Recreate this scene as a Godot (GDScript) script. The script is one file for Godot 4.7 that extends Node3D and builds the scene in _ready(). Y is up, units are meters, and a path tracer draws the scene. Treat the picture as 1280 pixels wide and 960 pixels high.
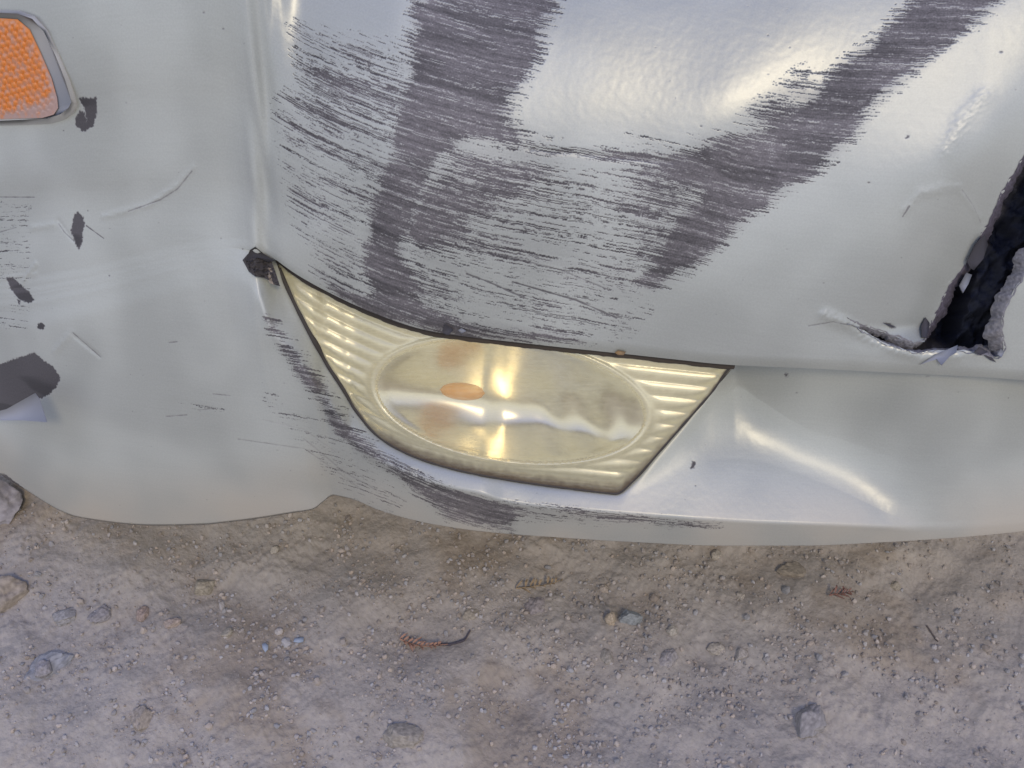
extends Node3D
# A scraped, torn front corner of a parked car, seen from above, over dirt with loose stones.
# The bumper is shaped in its own frame (metres: x along the car, y up the panel, z out of it), which leans back by LEAN.

const LEAN := 47
const TEXEL := 0.0003125
const TEX_W := 2048
const TEX_H := 1408
const TEX_X := -0.32
const TEX_TOP := 0.30

var curve := {}
var dents := []
var ridges := []
var hole := PackedVector2Array()
var tear_low := Vector2(0.22188, 0.01351)
var tear_high := Vector2(0.23302, 0.09709)
var rng := RandomNumberGenerator.new()
var wobble := FastNoiseLite.new()
var dirt_noise := FastNoiseLite.new()
var clod_noise := FastNoiseLite.new()
var crumb_noise := FastNoiseLite.new()
var bumper_frame := Transform3D(Basis(Vector3.RIGHT, -deg_to_rad(LEAN)), Vector3(0, 0.207, 0))


func _ready():
	# ---- camera, sky, sun, exposure
	var cam := Camera3D.new()
	cam.name = "camera"
	cam.fov = 41.56
	cam.near = 0.02
	cam.far = 400.0
	cam.position = Vector3(0, 0.60924, 0.3751)
	cam.rotation_degrees = Vector3(-LEAN, 0, 0)
	add_child(cam)
	var sky_material := ProceduralSkyMaterial.new()
	sky_material.sky_top_color = Color(0.30, 0.47, 0.90)
	sky_material.sky_horizon_color = Color(0.84, 0.855, 0.865)
	sky_material.sky_curve = 1.3
	sky_material.sky_energy_multiplier = 1.08
	sky_material.ground_bottom_color = Color(0.42, 0.39, 0.35)
	sky_material.ground_horizon_color = Color(0.62, 0.60, 0.57)
	var sky := Sky.new()
	sky.sky_material = sky_material
	var env := Environment.new()
	env.background_mode = Environment.BG_SKY
	env.sky = sky
	env.tonemap_mode = Environment.TONE_MAPPER_LINEAR
	env.tonemap_exposure = 1.25
	env.sdfgi_enabled = true
	env.ssao_enabled = true
	env.ssil_enabled = true
	var world_env := WorldEnvironment.new()
	world_env.environment = env
	add_child(world_env)
	var sun := DirectionalLight3D.new()
	sun.name = "sun"
	sun.light_color = Color(1.0, 0.93, 0.82)
	sun.light_energy = 0.30
	sun.light_angular_distance = 10.0
	sun.shadow_enabled = true
	sun.look_at_from_position(Vector3(0.24, 0.80, 0.68), Vector3.ZERO)
	add_child(sun)

	rng.seed = 11
	setup_noise()
	setup_curves()
	build_ground()
	build_car()
	build_stones()


# ------------------------------------------------------------------ helpers

func setup_noise():
	wobble.seed = 3
	wobble.frequency = 1.0
	wobble.noise_type = FastNoiseLite.TYPE_SIMPLEX_SMOOTH
	wobble.fractal_octaves = 3
	dirt_noise.seed = 21
	dirt_noise.frequency = 9.0
	dirt_noise.fractal_octaves = 3
	clod_noise.seed = 5
	clod_noise.frequency = 70.0
	clod_noise.fractal_octaves = 3
	crumb_noise.seed = 8
	crumb_noise.frequency = 190.0
	crumb_noise.noise_type = FastNoiseLite.TYPE_CELLULAR
	crumb_noise.cellular_return_type = FastNoiseLite.RETURN_DISTANCE
	crumb_noise.fractal_octaves = 2


func numbered(called: String, parent: Node) -> String:
	if not parent.has_node(NodePath(called)):
		return called
	var n := 1
	while parent.has_node(NodePath("%s_%03d" % [called, n])):
		n += 1
	return "%s_%03d" % [called, n]


func put(called: String, mesh: Mesh, mat: Material, parent: Node) -> MeshInstance3D:
	var o := MeshInstance3D.new()
	o.name = numbered(called, parent)
	o.mesh = mesh
	o.material_override = mat
	parent.add_child(o, true)
	return o


func tag(o: Node, label: String, category: String, group := ""):
	o.set_meta("label", label)
	o.set_meta("category", category)
	if group:
		o.set_meta("group", group)


func plain(color: Color, rough: float, metal := 0.0) -> StandardMaterial3D:
	var m := StandardMaterial3D.new()
	m.albedo_color = color.linear_to_srgb()
	m.roughness = rough
	m.metallic = metal
	return m


func grid_mesh(v: PackedVector3Array, cols: int, rows: int, uv := PackedVector2Array(), color := PackedColorArray(), skip := PackedByteArray(), flip := false) -> ArrayMesh:
	# vertices run column by column; skip marks quads that are left out
	var normals := PackedVector3Array()
	normals.resize(v.size())
	for c in cols:
		var c0 := maxi(c - 1, 0) * rows
		var c1 := mini(c + 1, cols - 1) * rows
		for r in rows:
			var a := v[c1 + r] - v[c0 + r]
			var b := v[c * rows + mini(r + 1, rows - 1)] - v[c * rows + maxi(r - 1, 0)]
			var n := a.cross(b).normalized()
			normals[c * rows + r] = -n if flip else n
	var index := PackedInt32Array()
	for c in cols - 1:
		for r in rows - 1:
			var i := c * rows + r
			if skip.size() and skip[i]:
				continue
			if flip:
				index.append_array([i, i + rows, i + rows + 1, i, i + rows + 1, i + 1])
			else:
				index.append_array([i, i + rows + 1, i + rows, i, i + 1, i + rows + 1])
	var arrays := []
	arrays.resize(Mesh.ARRAY_MAX)
	arrays[Mesh.ARRAY_VERTEX] = v
	arrays[Mesh.ARRAY_NORMAL] = normals
	if uv.size():
		arrays[Mesh.ARRAY_TEX_UV] = uv
	if color.size():
		arrays[Mesh.ARRAY_COLOR] = color
	arrays[Mesh.ARRAY_INDEX] = index
	var m := ArrayMesh.new()
	m.add_surface_from_arrays(Mesh.PRIMITIVE_TRIANGLES, arrays)
	return m


func tube(path: PackedVector3Array, radii: PackedFloat32Array, sides := 8) -> ArrayMesh:
	var v := PackedVector3Array()
	var n := path.size()
	var side := Vector3(0, 0, 1)
	for i in n:
		var d := (path[mini(i + 1, n - 1)] - path[maxi(i - 1, 0)]).normalized()
		var a := side.cross(d)
		if a.length() < 0.05:
			a = Vector3.UP.cross(d)
		a = a.normalized()
		var b := d.cross(a)
		for k in sides + 1:
			var t := TAU * k / sides
			v.append(path[i] + (a * cos(t) + b * sin(t)) * radii[i])
	return grid_mesh(v, n, sides + 1, PackedVector2Array(), PackedColorArray(), PackedByteArray(), true)


func smooth(a: float, b: float, x: float) -> float:
	return smoothstep(a, b, x)


func seg_dist(p: Vector2, a: Vector2, b: Vector2) -> float:
	var ab := b - a
	var t := clampf((p - a).dot(ab) / maxf(ab.length_squared(), 1e-12), 0, 1)
	return p.distance_to(a + ab * t)


func poly_dist(p: Vector2, poly: PackedVector2Array) -> float:
	# signed: negative inside
	var best := 1e9
	var inside := false
	var n := poly.size()
	var j := n - 1
	for i in n:
		var a := poly[i]
		var b := poly[j]
		var ab := b - a
		var t := clampf((p - a).dot(ab) / maxf(ab.length_squared(), 1e-12), 0, 1)
		best = minf(best, p.distance_squared_to(a + ab * t))
		if (a.y > p.y) != (b.y > p.y) and p.x < (b.x - a.x) * (p.y - a.y) / (b.y - a.y) + a.x:
			inside = not inside
		j = i
	best = sqrt(best)
	return -best if inside else best


func bounds(poly: PackedVector2Array) -> Rect2:
	var r := Rect2(poly[0], Vector2.ZERO)
	for p in poly:
		r = r.expand(p)
	return r


# ------------------------------------------------------------------ bumper shape

func setup_curves():
	# section curves of the bumper, each point x, y, z and the slope dz/dy there
	curve["cb"] = [-0.77731, 0, -0.23, 0.9, -0.70741, -0.00244, -0.20799, 0.91, -0.63933, -0.0043, -0.18486, 0.92, -0.57447, -0.00618, -0.1621, 0.931, -0.51388, -0.00862, -0.14121, 0.942, -0.45823, -0.01214, -0.12368, 0.952, -0.40749, -0.02102, -0.11054, 0.96, -0.35983, -0.0385, -0.09994, 0.964, -0.31345, -0.0631, -0.08923, 0.966, -0.26841, -0.08299, -0.07846, 0.966, -0.22473, -0.08622, -0.0677, 0.966, -0.1822, -0.08412, -0.05623, 0.966, -0.17591, -0.08328, -0.0544, 0.966, -0.16965, -0.08237, -0.05254, 0.966, -0.16342, -0.08145, -0.05064, 0.966, -0.1572, -0.08052, -0.04866, 0.966, -0.15096, -0.07948, -0.04647, 0.966, -0.14473, -0.07833, -0.04414, 0.966, -0.13853, -0.07711, -0.04174, 0.966, -0.13802, -0.07701, -0.04154, 0.966, -0.13238, -0.07584, -0.03936, 0.966, -0.1263, -0.07465, -0.03707, 0.966, -0.12029, -0.07357, -0.03495, 0.966, -0.11437, -0.07204, -0.03308, 0.966, -0.10854, -0.06761, -0.0315, 0.987, -0.10276, -0.0639, -0.03001, 1.166, -0.09701, -0.06463, -0.02854, 1.192, -0.09129, -0.06573, -0.02709, 1.192, -0.07619, -0.07122, -0.02341, 1.191, -0.06132, -0.07526, -0.02011, 1.19, -0.04667, -0.07818, -0.01734, 1.188, -0.03219, -0.08038, -0.01525, 1.186, -0.01784, -0.08208, -0.014, 1.183, -0.00356, -0.08332, -0.01325, 1.18, 0.01068, -0.08432, -0.01256, 1.176, 0.02489, -0.08521, -0.01195, 1.172, 0.03907, -0.08608, -0.01141, 1.167, 0.05324, -0.08689, -0.01095, 1.162, 0.05766, -0.08713, -0.01082, 1.16, 0.06739, -0.08761, -0.01057, 1.156, 0.08154, -0.08829, -0.01029, 1.15, 0.09569, -0.08899, -0.0101, 1.144, 0.10984, -0.08943, -0.01001, 1.137, 0.12357, -0.08947, -0.01001, 1.13, 0.12402, -0.08947, -0.01001, 1.13, 0.13821, -0.08948, -0.01009, 1.122, 0.15242, -0.0895, -0.01021, 1.115, 0.16665, -0.08946, -0.01039, 1.105, 0.1809, -0.089, -0.0106, 1.084, 0.19517, -0.0883, -0.01084, 1.055, 0.20947, -0.08759, -0.01111, 1.022, 0.22384, -0.08682, -0.01153, 0.988, 0.2383, -0.08594, -0.01212, 0.956, 0.25286, -0.08494, -0.01286, 0.929, 0.26752, -0.08382, -0.01373, 0.91, 0.30968, -0.07967, -0.01747, 0.9, 0.35451, -0.07339, -0.02465, 0.9, 0.40108, -0.06588, -0.03289, 0.9, 0.44925, -0.05701, -0.04168, 0.9, 0.49946, -0.04661, -0.05143, 0.9, 0.55146, -0.03603, -0.06162, 0.9, 0.60484, -0.04272, -0.07174, 0.9]
	curve["cf"] = [-0.71985, 0.0857, -0.17234, 0.445, -0.65724, 0.07675, -0.15423, 0.448, -0.59667, 0.06719, -0.13583, 0.452, -0.53874, 0.05772, -0.11781, 0.455, -0.48388, 0.04899, -0.10086, 0.459, -0.43242, 0.04154, -0.08574, 0.462, -0.3826, 0.03565, -0.07018, 0.464, -0.33209, 0.03156, -0.04984, 0.466, -0.28085, 0.02977, -0.02273, 0.466, -0.23256, 0.03425, 0.00548, 0.466, -0.1914, 0.04175, 0.02392, 0.466, -0.1535, 0.04926, 0.03928, 0.466, -0.14815, 0.04996, 0.041, 0.466, -0.14289, 0.05022, 0.0425, 0.468, -0.13745, 0.04974, 0.04479, 0.489, -0.132, 0.04788, 0.04731, 0.529, -0.12665, 0.04487, 0.04958, 0.579, -0.12287, 0.03411, 0.04559, 0.63, -0.11939, 0.02276, 0.04003, 0.672, -0.11905, 0.02212, 0.03975, 0.675, -0.11516, 0.01607, 0.0373, 0.703, -0.11076, 0.0104, 0.03515, 0.733, -0.10648, 0.00416, 0.03221, 0.762, -0.10238, -0.00245, 0.02805, 0.791, -0.0987, -0.00921, 0.0212, 0.818, -0.09423, -0.01601, 0.01809, 0.843, -0.08989, -0.02339, 0.01389, 0.866, -0.0855, -0.0305, 0.00951, 0.886, -0.07206, -0.04188, 0.00768, 0.929, -0.0582, -0.04834, 0.00894, 0.968, -0.04441, -0.05314, 0.01008, 1.003, -0.0307, -0.0567, 0.01095, 1.027, -0.01704, -0.05922, 0.01136, 1.036, -0.00343, -0.06394, 0.00821, 1.036, 0.0103, -0.06626, 0.00741, 1.036, 0.02403, -0.06768, 0.0074, 1.036, 0.03775, -0.06875, 0.00768, 1.036, 0.05146, -0.06982, 0.00781, 1.036, 0.05575, -0.07017, 0.0078, 1.036, 0.06519, -0.07093, 0.00771, 1.036, 0.07895, -0.072, 0.00752, 1.036, 0.09271, -0.07301, 0.00731, 1.036, 0.10655, -0.07398, 0.00677, 1.036, 0.12009, -0.0749, 0.00577, 1.036, 0.12053, -0.07493, 0.00573, 1.036, 0.13455, -0.07575, 0.00473, 1.036, 0.14859, -0.07642, 0.00385, 1.036, 0.16268, -0.07699, 0.00296, 1.036, 0.17701, -0.07763, 0.00146, 1.036, 0.1916, -0.07848, -0.00057, 1.036, 0.20639, -0.07951, -0.00288, 1.016, 0.22187, -0.08148, -0.00661, 0.858, 0.23668, -0.08142, -0.0083, 0.732, 0.25132, -0.08076, -0.00945, 0.703, 0.26605, -0.07993, -0.01063, 0.684, 0.30832, -0.0765, -0.01497, 0.675, 0.35298, -0.07024, -0.02217, 0.675, 0.39931, -0.0626, -0.03031, 0.675, 0.44716, -0.05353, -0.03894, 0.675, 0.49691, -0.04272, -0.04836, 0.675, 0.55038, -0.03451, -0.06043, 0.675, 0.60364, -0.04116, -0.07051, 0.675]
	curve["cr"] = [-0.71301, 0.10186, -0.16548, 0.404, -0.65093, 0.09256, -0.14747, 0.407, -0.59088, 0.08265, -0.12917, 0.41, -0.53344, 0.07285, -0.11123, 0.414, -0.47906, 0.06379, -0.09438, 0.417, -0.42806, 0.05605, -0.07934, 0.42, -0.37871, 0.04986, -0.06388, 0.423, -0.3287, 0.04532, -0.04372, 0.424, -0.27797, 0.04292, -0.01687, 0.424, -0.2302, 0.04669, 0.01102, 0.423, -0.18948, 0.05369, 0.0292, 0.418, -0.15198, 0.06078, 0.04431, 0.408, -0.14669, 0.06143, 0.046, 0.406, -0.1415, 0.06161, 0.04744, 0.4, -0.13623, 0.06046, 0.04929, 0.349, -0.131, 0.05746, 0.05112, 0.266, -0.12586, 0.0531, 0.05269, 0.176, -0.12229, 0.04123, 0.04798, 0.041, -0.11894, 0.02915, 0.04196, -0.068, -0.1186, 0.02847, 0.04167, -0.07, -0.11475, 0.02202, 0.03914, -0.085, -0.11038, 0.01595, 0.03691, -0.099, -0.10613, 0.00936, 0.0339, -0.113, -0.10206, 0.00245, 0.02968, -0.125, -0.09841, -0.00455, 0.02279, -0.137, -0.09396, -0.01159, 0.01963, -0.147, -0.08964, -0.01917, 0.01539, -0.156, -0.08526, -0.02643, 0.01098, -0.164, -0.07188, -0.03822, 0.00905, -0.182, -0.05806, -0.04506, 0.0102, -0.195, -0.04431, -0.05018, 0.01127, -0.204, -0.03063, -0.05395, 0.01207, -0.209, -0.01701, -0.05654, 0.01246, -0.213, -0.00342, -0.06125, 0.00932, -0.215, 0.01028, -0.06355, 0.00852, -0.218, 0.02398, -0.06497, 0.00851, -0.22, 0.03767, -0.06604, 0.00878, -0.222, 0.05135, -0.06711, 0.00891, -0.224, 0.05564, -0.06746, 0.0089, -0.225, 0.06506, -0.06821, 0.00881, -0.226, 0.07879, -0.06928, 0.00862, -0.227, 0.09252, -0.07029, 0.00841, -0.228, 0.10634, -0.07126, 0.00786, -0.229, 0.11985, -0.07217, 0.00687, -0.23, 0.12029, -0.0722, 0.00683, -0.23, 0.13428, -0.07302, 0.00583, -0.231, 0.14829, -0.07368, 0.00495, -0.231, 0.16235, -0.07424, 0.00407, -0.229, 0.17665, -0.07487, 0.00258, -0.218, 0.19119, -0.0757, 0.0006, -0.196, 0.20591, -0.07657, -0.00157, -0.129, 0.22101, -0.07717, -0.00444, 0.15, 0.23575, -0.07718, -0.00612, 0.298, 0.25036, -0.0768, -0.00729, 0.384, 0.26505, -0.07622, -0.00853, 0.448, 0.30734, -0.07344, -0.01317, 0.503, 0.35185, -0.0672, -0.02035, 0.523, 0.39798, -0.05941, -0.02838, 0.538, 0.44559, -0.05013, -0.03686, 0.548, 0.49496, -0.0389, -0.04602, 0.556, 0.54955, -0.03301, -0.0595, 0.563, 0.60271, -0.03963, -0.06955, 0.573]
	curve["r"] = [-0.7114, 0.10586, -0.16386, 0.404, -0.6493, 0.09686, -0.14573, 0.404, -0.58924, 0.08726, -0.12729, 0.404, -0.53181, 0.07778, -0.10922, 0.404, -0.47747, 0.06903, -0.09223, 0.404, -0.42653, 0.06153, -0.07708, 0.404, -0.37727, 0.0555, -0.06155, 0.404, -0.32741, 0.05095, -0.04139, 0.404, -0.27688, 0.04831, -0.01464, 0.404, -0.22935, 0.05146, 0.01299, 0.404, -0.18887, 0.05775, 0.03087, 0.404, -0.15161, 0.06384, 0.04555, 0.404, -0.14636, 0.06427, 0.04715, 0.404, -0.14119, 0.06438, 0.04855, 0.399, -0.13592, 0.06375, 0.05041, 0.335, -0.13071, 0.06184, 0.05222, 0.235, -0.12564, 0.0587, 0.05358, 0.141, -0.12218, 0.05236, 0.04844, 0.041, -0.11913, 0.04589, 0.04111, -0.033, -0.11881, 0.04527, 0.04079, -0.035, -0.11498, 0.0368, 0.03813, -0.052, -0.11061, 0.02842, 0.03586, -0.07, -0.10635, 0.02025, 0.03282, -0.086, -0.10227, 0.01218, 0.02858, -0.101, -0.09862, 0.00434, 0.02167, -0.115, -0.09417, -0.0032, 0.01848, -0.128, -0.08985, -0.01088, 0.01416, -0.14, -0.08545, -0.01882, 0.00978, -0.151, -0.072, -0.03299, 0.00811, -0.175, -0.05815, -0.04064, 0.00935, -0.192, -0.04439, -0.0459, 0.01039, -0.204, -0.03068, -0.04971, 0.01118, -0.211, -0.01703, -0.0525, 0.0116, -0.213, -0.00343, -0.05622, 0.00825, -0.211, 0.0103, -0.05847, 0.00744, -0.207, 0.02403, -0.06011, 0.00748, -0.203, 0.03774, -0.06149, 0.00783, -0.198, 0.05144, -0.06282, 0.00801, -0.195, 0.05573, -0.06315, 0.00799, -0.195, 0.06527, -0.06012, 0.00711, -0.195, 0.07929, -0.05315, 0.00515, -0.202, 0.09345, -0.04596, 0.00299, -0.217, 0.10781, -0.04129, 0.00035, -0.272, 0.12181, -0.04017, -0.002, -0.324, 0.12226, -0.04017, -0.00206, -0.325, 0.13648, -0.04213, -0.0031, -0.347, 0.1505, -0.04626, -0.00317, -0.362, 0.16433, -0.0516, -0.00259, -0.359, 0.17818, -0.05727, -0.00218, -0.323, 0.19213, -0.06398, -0.0021, -0.264, 0.20619, -0.07078, -0.00234, -0.135, 0.22092, -0.07539, -0.00421, 0.11, 0.23548, -0.07518, -0.00547, 0.354, 0.24996, -0.07461, -0.00641, 0.422, 0.26446, -0.0735, -0.00729, 0.465, 0.30587, -0.06803, -0.01047, 0.495, 0.34944, -0.0596, -0.01644, 0.506, 0.39612, -0.05426, -0.02568, 0.513, 0.445, -0.04867, -0.03608, 0.518, 0.49431, -0.03744, -0.04523, 0.521, 0.54882, -0.03153, -0.05869, 0.525, 0.6019, -0.03811, -0.06871, 0.53]
	curve["ra"] = [-0.71091, 0.10706, -0.16338, 0.404, -0.64882, 0.09814, -0.14521, 0.404, -0.58876, 0.08864, -0.12673, 0.404, -0.53133, 0.07926, -0.10862, 0.404, -0.477, 0.07059, -0.09159, 0.404, -0.42608, 0.06317, -0.07642, 0.404, -0.37685, 0.05718, -0.06087, 0.404, -0.32704, 0.05263, -0.04071, 0.404, -0.27656, 0.04992, -0.01399, 0.404, -0.22911, 0.05288, 0.01356, 0.404, -0.18869, 0.05896, 0.03136, 0.404, -0.1515, 0.06476, 0.04592, 0.404, -0.14626, 0.06512, 0.04749, 0.404, -0.1411, 0.06521, 0.04888, 0.399, -0.13584, 0.06473, 0.05074, 0.332, -0.13062, 0.06321, 0.05254, 0.231, -0.12557, 0.06053, 0.05384, 0.141, -0.12214, 0.05594, 0.04862, 0.059, -0.11915, 0.05126, 0.04103, 0.002, -0.11883, 0.05031, 0.0407, 0, -0.11501, 0.04123, 0.03798, -0.015, -0.11065, 0.03216, 0.03567, -0.031, -0.10639, 0.02352, 0.03261, -0.045, -0.10232, 0.0151, 0.02834, -0.059, -0.09866, 0.00702, 0.02142, -0.071, -0.09421, -0.00067, 0.01821, -0.082, -0.08989, -0.00838, 0.01387, -0.093, -0.0855, -0.01653, 0.00949, -0.103, -0.07203, -0.03142, 0.00788, -0.124, -0.05818, -0.03931, 0.00913, -0.14, -0.0444, -0.04461, 0.01016, -0.151, -0.0307, -0.04844, 0.01095, -0.157, -0.01704, -0.05128, 0.01137, -0.158, -0.00343, -0.0547, 0.00797, -0.157, 0.0103, -0.05693, 0.00716, -0.151, 0.02404, -0.05864, 0.00723, -0.143, 0.03775, -0.06011, 0.0076, -0.131, 0.05146, -0.06152, 0.00781, -0.116, 0.05575, -0.06185, 0.0078, -0.111, 0.06531, -0.05767, 0.00675, -0.094, 0.07938, -0.04784, 0.00453, -0.032, 0.09363, -0.03325, 0.00194, 0.051, 0.10809, -0.01619, -0.00105, 0.16, 0.12165, -0.0022, -0.00131, 0.36, 0.12207, -0.00191, -0.0012, 0.37, 0.13592, -0.00963, -0.00081, 0.488, 0.15003, -0.01879, -0.00144, 0.488, 0.16384, -0.02601, -0.00094, 0.488, 0.17746, -0.0301, 0.00006, 0.488, 0.191, -0.03485, 0.00116, 0.488, 0.20413, -0.03965, 0.00318, 0.49, 0.21693, -0.04299, 0.00579, 0.507, 0.22921, -0.04136, 0.00932, 0.52, 0.24205, -0.03778, 0.01119, 0.534, 0.25502, -0.03415, 0.0126, 0.546, 0.29558, -0.03224, 0.00838, 0.558, 0.34007, -0.03118, -0.00125, 0.563, 0.38776, -0.03177, -0.01353, 0.567, 0.43816, -0.03211, -0.02708, 0.569, 0.49086, -0.02983, -0.04107, 0.572, 0.5482, -0.03029, -0.05801, 0.574, 0.60122, -0.03684, -0.06801, 0.576]
	curve["c2"] = [-0.70979, 0.10985, -0.16225, 0.404, -0.64769, 0.10113, -0.144, 0.404, -0.58763, 0.09185, -0.12544, 0.404, -0.53021, 0.08269, -0.10723, 0.404, -0.4759, 0.07423, -0.09012, 0.404, -0.42503, 0.06698, -0.07488, 0.404, -0.37588, 0.0611, -0.05929, 0.404, -0.32616, 0.05654, -0.03913, 0.404, -0.27582, 0.05367, -0.01248, 0.404, -0.22854, 0.0562, 0.0149, 0.404, -0.18828, 0.06179, 0.0325, 0.404, -0.15124, 0.06689, 0.04678, 0.404, -0.14602, 0.0671, 0.04829, 0.404, -0.14088, 0.06714, 0.04965, 0.401, -0.13562, 0.06701, 0.05154, 0.369, -0.1304, 0.0664, 0.0534, 0.312, -0.12537, 0.06477, 0.05466, 0.249, -0.12192, 0.06424, 0.0495, 0.151, -0.11905, 0.06371, 0.04149, 0.072, -0.11873, 0.06198, 0.04111, 0.07, -0.11496, 0.05153, 0.03821, 0.059, -0.11063, 0.04086, 0.03575, 0.049, -0.1064, 0.03113, 0.03259, 0.041, -0.10234, 0.02192, 0.02826, 0.034, -0.09869, 0.01326, 0.02129, 0.028, -0.09424, 0.00523, 0.01804, 0.024, -0.08993, -0.00255, 0.01366, 0.02, -0.08554, -0.01116, 0.00926, 0.017, -0.07206, -0.02772, 0.00766, 0.009, -0.0582, -0.03617, 0.0089, -0.002, -0.04442, -0.04157, 0.00991, -0.016, -0.03071, -0.04543, 0.01067, -0.03, -0.01705, -0.04841, 0.01108, -0.045, -0.00343, -0.05113, 0.00759, -0.057, 0.01031, -0.05332, 0.00677, -0.066, 0.02406, -0.05519, 0.00686, -0.07, 0.03777, -0.05687, 0.00736, -0.018, 0.05146, -0.05844, 0.00779, 0.106, 0.05574, -0.05874, 0.00785, 0.144, 0.06527, -0.05182, 0.00709, 0.209, 0.07917, -0.03652, 0.00601, 0.293, 0.09317, -0.02094, 0.0046, 0.38, 0.10741, -0.00535, 0.0024, 0.478, 0.11986, 0.01069, 0.00681, 0.9, 0.1202, 0.01134, 0.00721, 0.9, 0.13235, 0.01058, 0.01367, 0.946, 0.14414, 0.00993, 0.02022, 1.021, 0.15587, 0.00922, 0.02587, 1.034, 0.16804, 0.00851, 0.02925, 1.025, 0.17989, 0.00778, 0.03309, 1.01, 0.19121, 0.00704, 0.03781, 0.993, 0.20244, 0.00635, 0.04214, 0.967, 0.21471, 0.00572, 0.04352, 0.933, 0.22827, 0.00508, 0.04188, 0.898, 0.24211, 0.00435, 0.0398, 0.867, 0.28303, 0.0012, 0.03138, 0.817, 0.32885, -0.00421, 0.01693, 0.785, 0.37789, -0.01015, 0.00081, 0.76, 0.43016, -0.016, -0.01655, 0.739, 0.48682, -0.0223, -0.03621, 0.72, 0.54749, -0.02905, -0.05722, 0.701, 0.60044, -0.03557, -0.06722, 0.682]
	curve["c1l"] = [-0.70979, 0.10985, -0.16225, 0.404, -0.64769, 0.10113, -0.144, 0.404, -0.58763, 0.09185, -0.12544, 0.404, -0.53021, 0.08269, -0.10723, 0.404, -0.4759, 0.07423, -0.09012, 0.404, -0.42503, 0.06698, -0.07488, 0.404, -0.37588, 0.0611, -0.05929, 0.404, -0.32616, 0.05654, -0.03913, 0.404, -0.27582, 0.05367, -0.01248, 0.404, -0.22854, 0.0562, 0.0149, 0.404, -0.18828, 0.06179, 0.0325, 0.404, -0.15124, 0.06689, 0.04678, 0.404, -0.14602, 0.0671, 0.04829, 0.404, -0.14088, 0.06714, 0.04965, 0.404, -0.13562, 0.06701, 0.05154, 0.404, -0.1304, 0.0664, 0.0534, 0.404, -0.12537, 0.06477, 0.05466, 0.404, -0.12192, 0.06424, 0.0495, 0.432, -0.11905, 0.06371, 0.04149, 0.466, -0.11856, 0.0635, 0.04185, 0.466, -0.114, 0.06026, 0.04246, 0.469, -0.10896, 0.05678, 0.04351, 0.471, -0.10412, 0.05381, 0.04366, 0.473, -0.09954, 0.05119, 0.04254, 0.475, -0.09543, 0.04898, 0.03871, 0.476, -0.09067, 0.04654, 0.03819, 0.478, -0.0861, 0.04428, 0.0365, 0.479, -0.08143, 0.04208, 0.03523, 0.48, -0.06791, 0.03631, 0.03889, 0.483, -0.05466, 0.03137, 0.04185, 0.485, -0.04164, 0.02785, 0.04377, 0.486, -0.02874, 0.0256, 0.04531, 0.486, -0.01593, 0.02394, 0.04637, 0.487, -0.0032, 0.02266, 0.04358, 0.487, 0.00962, 0.02122, 0.04313, 0.487, 0.02244, 0.0198, 0.04344, 0.488, 0.03521, 0.01842, 0.04408, 0.489, 0.04796, 0.01708, 0.04462, 0.491, 0.05196, 0.01666, 0.04463, 0.491, 0.0613, 0.01587, 0.04011, 0.493, 0.07553, 0.0147, 0.03099, 0.496, 0.0903, 0.01353, 0.0214, 0.501, 0.10572, 0.0123, 0.01101, 0.507, 0.11979, 0.01136, 0.00714, 0.9, 0.1202, 0.01134, 0.00721, 0.9, 0.13235, 0.01058, 0.01367, 0.946, 0.14414, 0.00993, 0.02022, 1.021, 0.15587, 0.00922, 0.02587, 1.034, 0.16804, 0.00851, 0.02925, 1.025, 0.17989, 0.00778, 0.03309, 1.01, 0.19121, 0.00704, 0.03781, 0.993, 0.20244, 0.00635, 0.04214, 0.967, 0.21471, 0.00572, 0.04352, 0.933, 0.22827, 0.00508, 0.04188, 0.898, 0.24211, 0.00435, 0.0398, 0.867, 0.28303, 0.0012, 0.03138, 0.817, 0.32885, -0.00421, 0.01693, 0.785, 0.37789, -0.01015, 0.00081, 0.76, 0.43016, -0.016, -0.01655, 0.739, 0.48682, -0.0223, -0.03621, 0.72, 0.54749, -0.02905, -0.05722, 0.701, 0.60044, -0.03557, -0.06722, 0.682]
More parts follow.
